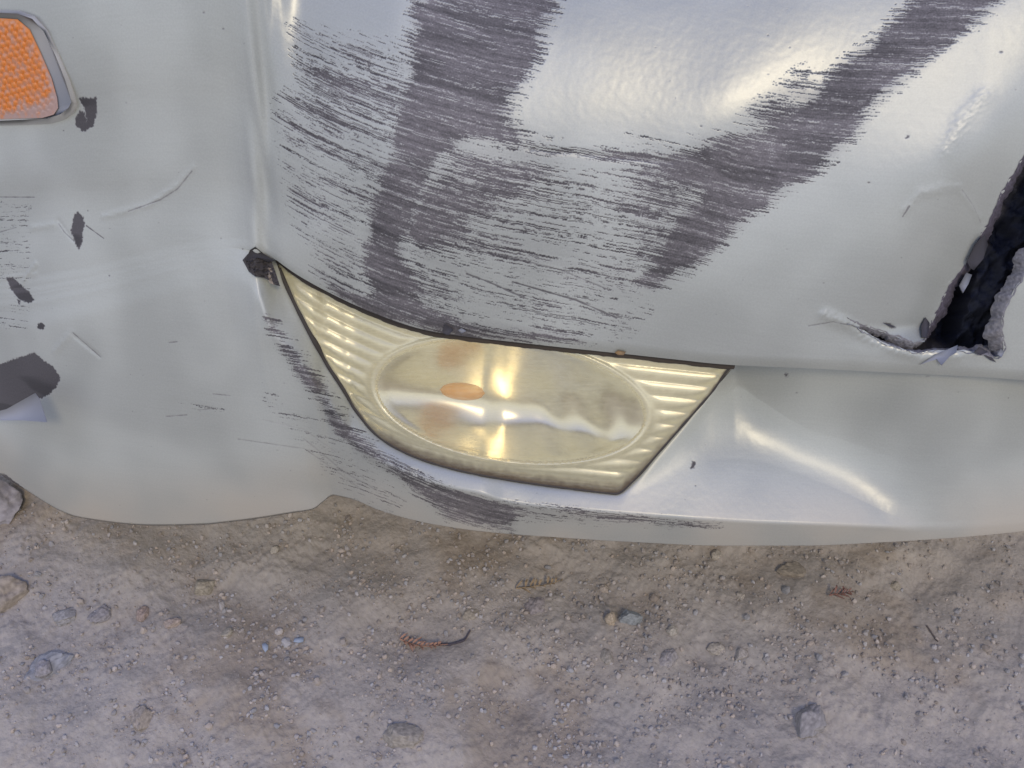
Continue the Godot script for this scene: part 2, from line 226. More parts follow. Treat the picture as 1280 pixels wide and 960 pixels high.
	curve["c1"] = [-0.70979, 0.10985, -0.16225, 0.424, -0.64769, 0.10113, -0.144, 0.424, -0.58763, 0.09185, -0.12544, 0.424, -0.53021, 0.08269, -0.10723, 0.424, -0.4759, 0.07423, -0.09012, 0.424, -0.42503, 0.06698, -0.07488, 0.424, -0.37588, 0.0611, -0.05929, 0.424, -0.32616, 0.05654, -0.03913, 0.424, -0.27582, 0.05367, -0.01248, 0.424, -0.22854, 0.0562, 0.0149, 0.424, -0.18828, 0.06179, 0.0325, 0.424, -0.15124, 0.06689, 0.04678, 0.424, -0.14602, 0.0671, 0.04829, 0.424, -0.14088, 0.06714, 0.04965, 0.43, -0.13557, 0.06699, 0.05171, 0.509, -0.13015, 0.06607, 0.05433, 0.655, -0.12486, 0.06399, 0.05666, 0.839, -0.12117, 0.06301, 0.05257, 1.168, -0.11617, 0.06102, 0.05378, 1.571, -0.1157, 0.0608, 0.0541, 1.586, -0.11117, 0.05758, 0.05509, 1.606, -0.10643, 0.05429, 0.05526, 1.613, -0.10171, 0.05139, 0.0554, 1.62, -0.09699, 0.04871, 0.05553, 1.627, -0.09227, 0.04619, 0.05564, 1.634, -0.08757, 0.04377, 0.05573, 1.64, -0.08286, 0.04145, 0.05581, 1.646, -0.07816, 0.03922, 0.05587, 1.652, -0.06564, 0.03393, 0.05597, 1.666, -0.05314, 0.02932, 0.056, 1.679, -0.04066, 0.02602, 0.0557, 1.69, -0.02819, 0.02393, 0.05505, 1.699, -0.01569, 0.0224, 0.0542, 1.707, -0.00314, 0.02104, 0.05331, 1.714, 0.00944, 0.01965, 0.05254, 1.719, 0.02206, 0.01829, 0.05204, 1.723, 0.03468, 0.01696, 0.05178, 1.726, 0.04731, 0.01566, 0.05155, 1.729, 0.05126, 0.01526, 0.05148, 1.729, 0.05995, 0.01434, 0.05135, 1.73, 0.07259, 0.01295, 0.05118, 1.731, 0.08524, 0.01159, 0.05106, 1.732, 0.09788, 0.0102, 0.051, 1.732, 0.1101, 0.00926, 0.05105, 1.732, 0.11049, 0.00924, 0.05106, 1.732, 0.12305, 0.00865, 0.05134, 1.732, 0.13556, 0.00816, 0.05176, 1.732, 0.14803, 0.00757, 0.05224, 1.732, 0.16049, 0.00695, 0.05266, 1.732, 0.17298, 0.00631, 0.05294, 1.732, 0.18553, 0.00565, 0.053, 1.732, 0.19811, 0.00504, 0.053, 1.732, 0.21069, 0.00443, 0.053, 1.732, 0.22327, 0.00379, 0.053, 1.732, 0.23585, 0.00306, 0.053, 1.732, 0.27218, -0.00003, 0.05125, 1.732, 0.31309, -0.00521, 0.04249, 1.732, 0.35564, -0.01078, 0.03314, 1.732, 0.39827, -0.01606, 0.02546, 1.732, 0.44196, -0.02151, 0.01781, 1.732, 0.48672, -0.0271, 0.01018, 1.732, 0.53257, -0.03285, 0.00255, 1.732]
	curve["c1a"] = [-0.7066, 0.11721, -0.15905, 0.445, -0.64478, 0.10832, -0.14088, 0.445, -0.58497, 0.09888, -0.12238, 0.445, -0.5278, 0.08956, -0.10425, 0.445, -0.47373, 0.08095, -0.0872, 0.445, -0.42308, 0.07357, -0.07201, 0.445, -0.37415, 0.06753, -0.05649, 0.445, -0.32466, 0.06277, -0.03642, 0.445, -0.27455, 0.05962, -0.00989, 0.445, -0.22749, 0.06184, 0.01735, 0.445, -0.18742, 0.06721, 0.03486, 0.445, -0.15055, 0.07214, 0.04906, 0.445, -0.14536, 0.07233, 0.05057, 0.445, -0.14024, 0.07235, 0.05193, 0.446, -0.13489, 0.07214, 0.0542, 0.458, -0.1294, 0.07114, 0.05721, 0.481, -0.12401, 0.06898, 0.06003, 0.51, -0.12013, 0.06793, 0.05686, 0.576, -0.11493, 0.0658, 0.05908, 0.645, -0.11446, 0.06557, 0.05943, 0.647, -0.10995, 0.06238, 0.06049, 0.649, -0.10526, 0.05911, 0.06071, 0.649, -0.10058, 0.05624, 0.0609, 0.649, -0.0959, 0.05358, 0.06107, 0.649, -0.09123, 0.05108, 0.06122, 0.649, -0.08657, 0.04868, 0.06136, 0.649, -0.08191, 0.04638, 0.06147, 0.649, -0.07726, 0.04418, 0.06157, 0.649, -0.06487, 0.03894, 0.06177, 0.649, -0.0525, 0.03438, 0.06188, 0.649, -0.04017, 0.03112, 0.06166, 0.649, -0.02784, 0.02905, 0.06106, 0.649, -0.01549, 0.02754, 0.06027, 0.649, -0.0031, 0.02622, 0.05942, 0.649, 0.00933, 0.02485, 0.05869, 0.649, 0.02178, 0.02351, 0.05823, 0.649, 0.03424, 0.0222, 0.058, 0.649, 0.04671, 0.02092, 0.0578, 0.649, 0.05061, 0.02051, 0.05774, 0.649, 0.05919, 0.01961, 0.05762, 0.649, 0.07168, 0.01824, 0.05748, 0.649, 0.08416, 0.01689, 0.05738, 0.649, 0.09663, 0.01553, 0.05735, 0.649, 0.1087, 0.0146, 0.0574, 0.649, 0.10909, 0.01457, 0.05741, 0.649, 0.12148, 0.01399, 0.05769, 0.649, 0.13383, 0.0135, 0.05812, 0.649, 0.14613, 0.01292, 0.0586, 0.649, 0.15843, 0.0123, 0.05903, 0.649, 0.17076, 0.01166, 0.05932, 0.649, 0.18315, 0.01101, 0.05938, 0.649, 0.19557, 0.01041, 0.05939, 0.649, 0.20798, 0.00981, 0.0594, 0.649, 0.22039, 0.00917, 0.05941, 0.649, 0.2328, 0.00845, 0.05942, 0.649, 0.26864, 0.00542, 0.05775, 0.649, 0.30896, 0.0004, 0.04917, 0.649, 0.3509, -0.00499, 0.04004, 0.649, 0.39289, -0.01011, 0.03254, 0.649, 0.43592, -0.0154, 0.02508, 0.649, 0.47999, -0.02084, 0.01765, 0.649, 0.52511, -0.02642, 0.01021, 0.649]
	curve["t2"] = [-0.69836, 0.13302, -0.15078, 0.601, -0.6345, 0.12937, -0.12987, 0.601, -0.57283, 0.12555, -0.10843, 0.601, -0.5142, 0.12179, -0.08739, 0.601, -0.45922, 0.11827, -0.06769, 0.601, -0.40827, 0.1152, -0.05024, 0.601, -0.35973, 0.11223, -0.03311, 0.601, -0.31138, 0.10863, -0.01243, 0.601, -0.26313, 0.10414, 0.0134, 0.601, -0.21881, 0.10069, 0.03768, 0.601, -0.18128, 0.09947, 0.05173, 0.601, -0.14645, 0.09823, 0.06271, 0.601, -0.14145, 0.09801, 0.064, 0.601, -0.1365, 0.09775, 0.06522, 0.6, -0.13135, 0.09705, 0.06723, 0.588, -0.12599, 0.09587, 0.07017, 0.568, -0.12061, 0.09441, 0.07345, 0.546, -0.11663, 0.0939, 0.07121, 0.529, -0.11134, 0.09223, 0.07442, 0.515, -0.11087, 0.09207, 0.07482, 0.514, -0.10629, 0.09073, 0.0768, 0.501, -0.10154, 0.08952, 0.078, 0.487, -0.09685, 0.08848, 0.07905, 0.476, -0.09217, 0.08763, 0.08011, 0.469, -0.08749, 0.08701, 0.08126, 0.466, -0.08284, 0.08649, 0.0824, 0.464, -0.07822, 0.08601, 0.0835, 0.462, -0.07363, 0.08557, 0.08455, 0.461, -0.06151, 0.08458, 0.08704, 0.458, -0.04957, 0.08378, 0.08918, 0.456, -0.0378, 0.08321, 0.09041, 0.454, -0.02615, 0.08283, 0.09071, 0.453, -0.01454, 0.08255, 0.09056, 0.452, -0.00291, 0.08232, 0.09027, 0.451, 0.00873, 0.08208, 0.09011, 0.448, 0.02037, 0.08182, 0.09016, 0.446, 0.03199, 0.08155, 0.09036, 0.441, 0.04361, 0.08131, 0.09048, 0.433, 0.04724, 0.08124, 0.09052, 0.43, 0.05523, 0.08108, 0.09061, 0.424, 0.06682, 0.08085, 0.09081, 0.415, 0.0784, 0.08061, 0.09108, 0.408, 0.08993, 0.08035, 0.0915, 0.404, 0.10108, 0.0801, 0.09191, 0.404, 0.10144, 0.0801, 0.09192, 0.404, 0.11292, 0.07984, 0.09238, 0.404, 0.12436, 0.07957, 0.09292, 0.404, 0.13574, 0.07929, 0.09356, 0.404, 0.14709, 0.079, 0.09417, 0.404, 0.15846, 0.07874, 0.09465, 0.404, 0.16988, 0.07851, 0.09493, 0.404, 0.18132, 0.07828, 0.09514, 0.404, 0.19274, 0.07804, 0.09534, 0.404, 0.20415, 0.0778, 0.09556, 0.404, 0.21554, 0.07753, 0.09581, 0.404, 0.24809, 0.07691, 0.0954, 0.404, 0.28403, 0.07714, 0.08959, 0.404, 0.32105, 0.07738, 0.08342, 0.404, 0.35792, 0.07735, 0.07861, 0.404, 0.39538, 0.07727, 0.07389, 0.404, 0.43345, 0.07717, 0.06927, 0.404, 0.4721, 0.07704, 0.06471, 0.404]
	curve["t1"] = [-0.65977, 0.19374, -0.11206, 0.675, -0.5996, 0.18801, -0.09247, 0.675, -0.54145, 0.18212, -0.07235, 0.675, -0.48613, 0.17634, -0.0526, 0.675, -0.43425, 0.17093, -0.0341, 0.675, -0.38617, 0.16614, -0.01775, 0.675, -0.34036, 0.16145, -0.00172, 0.675, -0.29473, 0.15579, 0.01764, 0.675, -0.24919, 0.14871, 0.04182, 0.675, -0.20751, 0.14218, 0.06413, 0.675, -0.17222, 0.13852, 0.07664, 0.675, -0.13929, 0.13562, 0.08656, 0.675, -0.13454, 0.13527, 0.08775, 0.674, -0.12991, 0.13501, 0.08863, 0.656, -0.12517, 0.13463, 0.08993, 0.62, -0.12027, 0.13403, 0.09199, 0.576, -0.1153, 0.13332, 0.09442, 0.532, -0.11169, 0.13417, 0.09151, 0.479, -0.10685, 0.13356, 0.0936, 0.413, -0.10642, 0.13347, 0.0939, 0.408, -0.10224, 0.1332, 0.09483, 0.349, -0.09786, 0.13312, 0.09509, 0.297, -0.09344, 0.13297, 0.0956, 0.268, -0.08897, 0.13273, 0.09642, 0.255, -0.08449, 0.13246, 0.09734, 0.242, -0.08003, 0.13219, 0.09827, 0.23, -0.0756, 0.13193, 0.09915, 0.219, -0.07118, 0.13169, 0.09999, 0.208, -0.05953, 0.13111, 0.10196, 0.183, -0.04801, 0.13062, 0.10365, 0.162, -0.03664, 0.13036, 0.10452, 0.144, -0.02537, 0.13035, 0.10457, 0.13, -0.0141, 0.13045, 0.10423, 0.119, -0.00282, 0.13057, 0.10383, 0.111, 0.00847, 0.13064, 0.10359, 0.107, 0.01977, 0.13063, 0.1036, 0.105, 0.03106, 0.13059, 0.10374, 0.105, 0.04235, 0.13059, 0.10376, 0.106, 0.04588, 0.13059, 0.10376, 0.106, 0.05365, 0.13059, 0.10376, 0.107, 0.06493, 0.13056, 0.10384, 0.109, 0.07619, 0.13051, 0.10403, 0.111, 0.08739, 0.13038, 0.10445, 0.113, 0.09821, 0.13024, 0.10495, 0.116, 0.09856, 0.13023, 0.10496, 0.116, 0.10968, 0.13007, 0.10553, 0.12, 0.12075, 0.12988, 0.10619, 0.123, 0.13176, 0.12965, 0.10695, 0.128, 0.14273, 0.12944, 0.10769, 0.132, 0.1537, 0.12925, 0.10832, 0.137, 0.16471, 0.12912, 0.10879, 0.143, 0.17564, 0.12894, 0.10939, 0.158, 0.18646, 0.12871, 0.11016, 0.181, 0.19721, 0.12847, 0.111, 0.206, 0.20792, 0.12822, 0.11185, 0.229, 0.23877, 0.12804, 0.11247, 0.264, 0.2729, 0.12945, 0.10763, 0.286, 0.308, 0.13099, 0.10238, 0.303, 0.3429, 0.13216, 0.09838, 0.318, 0.37829, 0.1333, 0.09448, 0.331, 0.41415, 0.13442, 0.09067, 0.344, 0.45042, 0.13549, 0.08699, 0.358]
	curve["t0"] = [-0.60184, 0.3057, -0.05393, 0.364, -0.54708, 0.29672, -0.03619, 0.361, -0.4941, 0.28748, -0.01793, 0.359, -0.44368, 0.27839, 0.00002, 0.357, -0.39638, 0.26988, 0.01684, 0.355, -0.35254, 0.26235, 0.0317, 0.354, -0.31076, 0.25499, 0.04626, 0.351, -0.26916, 0.24608, 0.06384, 0.349, -0.22763, 0.23497, 0.0858, 0.345, -0.18962, 0.22473, 0.10602, 0.34, -0.15744, 0.21905, 0.11725, 0.334, -0.12741, 0.21459, 0.12606, 0.326, -0.12309, 0.21407, 0.12709, 0.324, -0.11918, 0.21426, 0.12671, 0.305, -0.11552, 0.21492, 0.12541, 0.264, -0.11187, 0.21565, 0.12396, 0.208, -0.1082, 0.2164, 0.12248, 0.144, -0.10587, 0.21999, 0.11539, 0.078, -0.10245, 0.22151, 0.1124, 0.014, -0.10213, 0.22158, 0.11226, 0.009, -0.09912, 0.22338, 0.1087, -0.041, -0.09574, 0.22528, 0.10495, -0.083, -0.09188, 0.22617, 0.10319, -0.105, -0.08769, 0.2263, 0.10292, -0.116, -0.08347, 0.22637, 0.1028, -0.126, -0.07924, 0.22641, 0.10271, -0.136, -0.07501, 0.22645, 0.10263, -0.145, -0.07078, 0.22649, 0.10255, -0.154, -0.05949, 0.22663, 0.10228, -0.177, -0.04819, 0.22676, 0.10202, -0.196, -0.03691, 0.22716, 0.10123, -0.212, -0.02563, 0.22782, 0.09992, -0.225, -0.01428, 0.22853, 0.09852, -0.235, -0.00286, 0.22912, 0.09735, -0.243, 0.00861, 0.22948, 0.09664, -0.248, 0.02009, 0.22957, 0.09647, -0.249, 0.03155, 0.22949, 0.09663, -0.249, 0.04302, 0.22946, 0.09669, -0.249, 0.04661, 0.22945, 0.09671, -0.249, 0.05449, 0.22942, 0.09677, -0.248, 0.06593, 0.22932, 0.09697, -0.248, 0.07734, 0.22914, 0.09731, -0.247, 0.08867, 0.22884, 0.09792, -0.246, 0.0996, 0.22848, 0.09862, -0.245, 0.09995, 0.22847, 0.09865, -0.245, 0.11118, 0.22806, 0.09946, -0.243, 0.12233, 0.22758, 0.10039, -0.242, 0.13339, 0.22705, 0.10145, -0.24, 0.1444, 0.22651, 0.10252, -0.239, 0.15538, 0.22601, 0.1035, -0.237, 0.16636, 0.22557, 0.10438, -0.235, 0.17706, 0.22483, 0.10582, -0.233, 0.18747, 0.22385, 0.10777, -0.231, 0.1977, 0.22276, 0.10993, -0.228, 0.20786, 0.22171, 0.11199, -0.226, 0.23765, 0.22043, 0.11452, -0.219, 0.2708, 0.2222, 0.11104, -0.212, 0.30486, 0.22426, 0.10695, -0.205, 0.33864, 0.22576, 0.10399, -0.198, 0.37284, 0.22725, 0.10105, -0.191, 0.40737, 0.2287, 0.09819, -0.184, 0.44213, 0.23005, 0.09551, -0.178]
	curve["lt"] = [-0.70979, 0.10985, -0.16225, 0.488, -0.64769, 0.10113, -0.144, 0.488, -0.58763, 0.09185, -0.12544, 0.488, -0.53021, 0.08269, -0.10723, 0.488, -0.4759, 0.07423, -0.09012, 0.488, -0.42503, 0.06698, -0.07488, 0.488, -0.37588, 0.0611, -0.05929, 0.488, -0.32616, 0.05654, -0.03913, 0.488, -0.27582, 0.05367, -0.01248, 0.488, -0.22854, 0.0562, 0.0149, 0.488, -0.18828, 0.06179, 0.0325, 0.488, -0.15124, 0.06689, 0.04678, 0.488, -0.14602, 0.0671, 0.04829, 0.488, -0.14088, 0.06714, 0.04965, 0.488, -0.13562, 0.06701, 0.05154, 0.488, -0.1304, 0.0664, 0.0534, 0.488, -0.12537, 0.06477, 0.05466, 0.488, -0.12192, 0.06424, 0.0495, 0.488, -0.11905, 0.06371, 0.04149, 0.488, -0.11856, 0.0635, 0.04185, 0.488, -0.114, 0.06026, 0.04246, 0.488, -0.10896, 0.05678, 0.04351, 0.488, -0.10412, 0.05381, 0.04366, 0.488, -0.09954, 0.05119, 0.04254, 0.488, -0.09543, 0.04898, 0.03871, 0.488, -0.09067, 0.04654, 0.03819, 0.488, -0.0861, 0.04428, 0.0365, 0.488, -0.08143, 0.04208, 0.03523, 0.488, -0.06791, 0.03631, 0.03889, 0.488, -0.05466, 0.03137, 0.04185, 0.488, -0.04164, 0.02785, 0.04377, 0.488, -0.02874, 0.0256, 0.04531, 0.488, -0.01593, 0.02394, 0.04637, 0.488, -0.0032, 0.02266, 0.04358, 0.488, 0.00962, 0.02122, 0.04313, 0.488, 0.02244, 0.0198, 0.04344, 0.488, 0.03521, 0.01842, 0.04408, 0.488, 0.04796, 0.01708, 0.04462, 0.488, 0.05197, 0.01667, 0.04456, 0.488, 0.06094, 0.01578, 0.04308, 0.488, 0.07378, 0.01436, 0.04302, 0.488, 0.08675, 0.013, 0.04222, 0.488, 0.09975, 0.01161, 0.04142, 0.488, 0.1124, 0.01066, 0.04065, 0.488, 0.1202, 0.01134, 0.00721, 0.488, 0.13235, 0.01058, 0.01367, 0.488, 0.14414, 0.00993, 0.02022, 0.488, 0.15587, 0.00922, 0.02587, 0.488, 0.16804, 0.00851, 0.02925, 0.488, 0.17989, 0.00778, 0.03309, 0.488, 0.19121, 0.00704, 0.03781, 0.488, 0.20244, 0.00635, 0.04214, 0.488, 0.21471, 0.00572, 0.04352, 0.488, 0.22827, 0.00508, 0.04188, 0.488, 0.24211, 0.00435, 0.0398, 0.488, 0.28303, 0.0012, 0.03138, 0.488, 0.32885, -0.00421, 0.01693, 0.488, 0.37789, -0.01015, 0.00081, 0.488, 0.43016, -0.016, -0.01655, 0.488, 0.48682, -0.0223, -0.03621, 0.488, 0.54749, -0.02905, -0.05722, 0.488, 0.60044, -0.03557, -0.06722, 0.488]
	curve["lb"] = [-0.70979, 0.10985, -0.16225, 0.488, -0.64769, 0.10113, -0.144, 0.488, -0.58763, 0.09185, -0.12544, 0.488, -0.53021, 0.08269, -0.10723, 0.488, -0.4759, 0.07423, -0.09012, 0.488, -0.42503, 0.06698, -0.07488, 0.488, -0.37588, 0.0611, -0.05929, 0.488, -0.32616, 0.05654, -0.03913, 0.488, -0.27582, 0.05367, -0.01248, 0.488, -0.22854, 0.0562, 0.0149, 0.488, -0.18828, 0.06179, 0.0325, 0.488, -0.15124, 0.06689, 0.04678, 0.488, -0.14602, 0.0671, 0.04829, 0.488, -0.14088, 0.06714, 0.04965, 0.488, -0.13562, 0.06701, 0.05154, 0.488, -0.1304, 0.0664, 0.0534, 0.488, -0.12537, 0.06477, 0.05466, 0.488, -0.12192, 0.06424, 0.0495, 0.488, -0.11905, 0.06371, 0.04149, 0.488, -0.11873, 0.06198, 0.04111, 0.488, -0.11496, 0.05153, 0.03821, 0.488, -0.11063, 0.04086, 0.03575, 0.488, -0.1064, 0.03113, 0.03259, 0.488, -0.10234, 0.02192, 0.02826, 0.488, -0.09869, 0.01326, 0.02129, 0.488, -0.09424, 0.00523, 0.01804, 0.488, -0.08993, -0.00255, 0.01366, 0.488, -0.08554, -0.01116, 0.00926, 0.488, -0.07206, -0.02772, 0.00766, 0.488, -0.0582, -0.03617, 0.0089, 0.488, -0.04442, -0.04157, 0.00991, 0.488, -0.03071, -0.04543, 0.01067, 0.488, -0.01705, -0.04841, 0.01108, 0.488, -0.00343, -0.05113, 0.00759, 0.488, 0.01031, -0.05332, 0.00677, 0.488, 0.02406, -0.05519, 0.00686, 0.488, 0.03777, -0.05687, 0.00736, 0.488, 0.05146, -0.05844, 0.00779, 0.488, 0.05574, -0.05874, 0.00785, 0.488, 0.06489, -0.05152, 0.01026, 0.488, 0.07733, -0.03567, 0.01862, 0.488, 0.08951, -0.02011, 0.02608, 0.488, 0.10135, -0.00505, 0.0333, 0.488, 0.11246, 0.01003, 0.04034, 0.488, 0.1202, 0.01134, 0.00721, 0.488, 0.13235, 0.01058, 0.01367, 0.488, 0.14414, 0.00993, 0.02022, 0.488, 0.15587, 0.00922, 0.02587, 0.488, 0.16804, 0.00851, 0.02925, 0.488, 0.17989, 0.00778, 0.03309, 0.488, 0.19121, 0.00704, 0.03781, 0.488, 0.20244, 0.00635, 0.04214, 0.488, 0.21471, 0.00572, 0.04352, 0.488, 0.22827, 0.00508, 0.04188, 0.488, 0.24211, 0.00435, 0.0398, 0.488, 0.28303, 0.0012, 0.03138, 0.488, 0.32885, -0.00421, 0.01693, 0.488, 0.37789, -0.01015, 0.00081, 0.488, 0.43016, -0.016, -0.01655, 0.488, 0.48682, -0.0223, -0.03621, 0.488, 0.54749, -0.02905, -0.05722, 0.488, 0.60044, -0.03557, -0.06722, 0.488]
	# dents: centre, radii, turn, height
	dents = [
		[Vector2(0.21699, 0.0425), 0.030, 0.055, -0.45, -0.022, 1],
		[Vector2(0.19251, 0.03322), 0.012, 0.012, 0.0, 0.0022],
		[Vector2(0.18595, 0.0974), 0.03, 0.018, 0.5, 0.0024],
		[Vector2(0.20546, 0.10712), 0.014, 0.03, -0.5, 0.002],
		[Vector2(0.09201, 0.11678), 0.035, 0.02, 0.5, 0.0016],
		[Vector2(0.1187, 0.10807), 0.02, 0.045, -0.6, -0.0018],
		[Vector2(-0.1317, 0.03815), 0.014, 0.03, 0.45, 0.0028],
		[Vector2(-0.12503, 0.02742), 0.010, 0.009, 0.3, 0.0012],
		[Vector2(-0.25067, 0.02639), 0.03, 0.02, 0.3, 0.0012],
		[Vector2(-0.10859, -0.05882), 0.03, 0.012, 0.1, -0.002],
		[Vector2(-0.09295, 0.06829), 0.016, 0.012, 0.4, 0.0012],
	]
	# ridges: end points, half width, height
	ridges = [
		[Vector2(-0.20779, 0.08515), Vector2(-0.18131, 0.08886), 0.0016, 0.00035], [Vector2(-0.18131, 0.08886), Vector2(-0.16318, 0.09682), 0.0016, 0.0004], [Vector2(-0.16318, 0.09682), Vector2(-0.15263, 0.10419), 0.0014, 0.0003],
		[Vector2(-0.2568, 0.08346), Vector2(-0.24161, 0.08362), 0.0018, 0.0005], [Vector2(-0.23723, 0.08562), Vector2(-0.22909, 0.07483), 0.0010, -0.0004],
		[Vector2(-0.25404, 0.01776), Vector2(-0.23945, 0.02743), 0.0018, 0.0006], [Vector2(-0.23945, 0.02743), Vector2(-0.22423, 0.01524), 0.0010, -0.0006],
		[Vector2(-0.28725, 0.0588), Vector2(-0.25906, 0.05965), 0.0014, 0.0004], [Vector2(-0.26883, 0.05729), Vector2(-0.25796, 0.06503), 0.0014, 0.0006],
		[Vector2(0.17702, 0.07843), Vector2(0.18173, 0.08479), 0.0022, 0.0005], [Vector2(0.18173, 0.08479), Vector2(0.19093, 0.08708), 0.0024, 0.0006], [Vector2(0.19093, 0.08708), Vector2(0.19965, 0.0877), 0.0020, 0.0004],
		[Vector2(0.19976, 0.08704), Vector2(0.2158, 0.07625), 0.0012, 0.0004],
		[Vector2(0.19054, 0.10233), Vector2(0.19654, 0.1154), 0.0040, 0.0006], [Vector2(0.19654, 0.1154), Vector2(0.20332, 0.12442), 0.0040, 0.0005],
		[Vector2(0.14791, 0.03262), Vector2(0.15989, 0.02817), 0.0026, 0.0013], [Vector2(0.15989, 0.02817), Vector2(0.17425, 0.02034), 0.0026, 0.0012], [Vector2(0.17425, 0.02034), Vector2(0.19748, 0.012), 0.0022, 0.0011], [Vector2(0.19748, 0.012), Vector2(0.21448, 0.01275), 0.0026, 0.0010],
		[Vector2(-0.12368, 0.04043), Vector2(-0.11691, 0.02661), 0.0055, 0.0018], [Vector2(-0.11691, 0.02661), Vector2(-0.10474, 0.00655), 0.0055, 0.0018], [Vector2(-0.10474, 0.00655), Vector2(-0.09245, -0.01429), 0.0055, 0.0018], [Vector2(-0.09245, -0.01429), Vector2(-0.07623, -0.03512), 0.0050, 0.0016], [Vector2(-0.07623, -0.03512), Vector2(-0.05763, -0.0461), 0.0045, 0.0012],
		[Vector2(0.00714, 0.10497), Vector2(0.07158, 0.09914), 0.0011, -0.0004],
	]
	hole = PackedVector2Array([Vector2(0.26078, 0.14507), Vector2(0.24537, 0.13305), Vector2(0.23565, 0.11991), Vector2(0.22971, 0.10591), Vector2(0.22569, 0.09481), Vector2(0.22249, 0.08557), Vector2(0.22118, 0.07421), Vector2(0.21889, 0.06679), Vector2(0.21655, 0.05652), Vector2(0.21159, 0.04817), Vector2(0.20938, 0.03895), Vector2(0.20608, 0.02955), Vector2(0.19937, 0.01994), Vector2(0.19377, 0.01957), Vector2(0.18589, 0.02257), Vector2(0.17656, 0.02555), Vector2(0.16745, 0.02778), Vector2(0.15859, 0.03111), Vector2(0.15032, 0.0337), Vector2(0.15962, 0.02964), Vector2(0.17249, 0.02333), Vector2(0.18225, 0.01846), Vector2(0.19484, 0.01505), Vector2(0.20475, 0.01655), Vector2(0.21728, 0.01654), Vector2(0.22537, 0.01464), Vector2(0.23386, 0.01273), Vector2(0.23629, 0.01614), Vector2(0.23169, 0.02583), Vector2(0.23082, 0.03314), Vector2(0.23202, 0.04103), Vector2(0.23607, 0.05053), Vector2(0.24078, 0.06365), Vector2(0.24884, 0.08235), Vector2(0.26348, 0.1061), Vector2(0.28136, 0.12661)])
	var loop: Array = Array(hole)
	loop.append(hole[0])
	hole = resample(loop, 0.0022)
	for i in hole.size():
		hole[i] += 0.0009 * Vector2(wobble.get_noise_2d(i * 0.9, 3.0), wobble.get_noise_2d(i * 0.9, 33.0))


func at(called: String, x: float) -> Vector3:
	# (y, z, slope) of a section curve at x
	var a: Array = curve[called]
	var n := a.size() / 4
	var lo := 0
	var hi := n - 1
	while hi - lo > 1:
		var mid := (lo + hi) / 2
		if a[mid * 4] <= x:
			lo = mid
		else:
			hi = mid
	var x0: float = a[lo * 4]
	var w: float = a[lo * 4 + 4] - x0
	var t := (x - x0) / w
	var out := Vector3.ZERO
	for k in 3:
		var p0: float = a[lo * 4 + 1 + k]
		var p1: float = a[lo * 4 + 5 + k]
		var s := (p1 - p0) / w
		var s0 := s
		var s1 := s
		if lo > 0:
			s0 = soft_slope((p0 - a[lo * 4 - 3 + k]) / (x0 - a[lo * 4 - 4]), s)
		if lo < n - 2:
			s1 = soft_slope(s, (a[lo * 4 + 9 + k] - p1) / (a[lo * 4 + 8] - a[lo * 4 + 4]))
		var t2 := t * t
		var t3 := t2 * t
		out[k] = (2 * t3 - 3 * t2 + 1) * p0 + (t3 - 2 * t2 + t) * w * s0 + (3 * t2 - 2 * t3) * p1 + (t3 - t2) * w * s1
	return out


func soft_slope(a: float, b: float) -> float:
	return 0.0 if a * b <= 0 else 2.0 * a * b / (a + b)


func between(a: Vector3, b: Vector3, t: float) -> Vector2:
	# (y, z) on the curve that joins two knots of a section
	var dy := b.x - a.x
	var t2 := t * t
	var t3 := t2 * t
	return Vector2(a.x + dy * t, (2 * t3 - 3 * t2 + 1) * a.y + (t3 - 2 * t2 + t) * a.z * dy + (3 * t2 - 2 * t3) * b.y + (t3 - t2) * b.z * dy)


func relief(x: float, y: float) -> float:
	var h := 0.0
	var up := 0.0
	var down := 0.0
	for d in dents:
		var q: Vector2 = Vector2(x, y) - d[0]
		if absf(q.x) > 0.15 or absf(q.y) > 0.15:
			continue
		if d.size() > 5 and (Vector2(x, y) - tear_low).cross(tear_high - tear_low) > 0:
			continue
		q = q.rotated(-d[3])
		var e: float = (q.x / d[1]) ** 2 + (q.y / d[2]) ** 2
		if e < 9.0:
			h += d[4] * exp(-e) * (smooth(tear_low.y, tear_low.y + 0.016, y) if d.size() > 5 else 1.0)
	for r in ridges:
		var a: Vector2 = r[0]
		var b: Vector2 = r[1]
		if x < minf(a.x, b.x) - 0.015 or x > maxf(a.x, b.x) + 0.015 or y < minf(a.y, b.y) - 0.015 or y > maxf(a.y, b.y) + 0.015:
			continue
		var q := seg_dist(Vector2(x, y), a, b) / float(r[2])
		if q < 3.0:
			var e: float = r[3] * exp(-q * q)
			if r[2] < 0.0043:
				e *= 1.0 + 0.5 * wobble.get_noise_2d(x * 400, y * 400)
			up = maxf(up, e)
			down = minf(down, e)
	return h + up + down


func upper_z(x: float, y: float) -> float:
	var names := ["c1", "c1a", "t2", "t1", "t0"]
	var a := at("c1", x)
	for k in 4:
		var b := at(names[k + 1], x)
		if y <= b.x or k == 3:
			return between(a, b, clampf((y - a.x) / (b.x - a.x), 0, 1)).y + relief(x, y)
		a = b
	return 0.0


func on_panel(p: Vector2, lift := 0.0) -> Vector3:
	return Vector3(p.x, p.y, upper_z(p.x, p.y) + lift)


func panel_uv(x: float, y: float) -> Vector2:
	return Vector2((x - TEX_X) / (TEXEL * TEX_W), (TEX_TOP - y) / (TEXEL * TEX_H))


func bumper_columns() -> PackedFloat32Array:
	var xs := PackedFloat32Array()
	var x := -0.44
	while x < 0.47:
		xs.append(x)
		x += 0.001 if absf(x + 0.0) < 0.295 else 0.004
	return xs


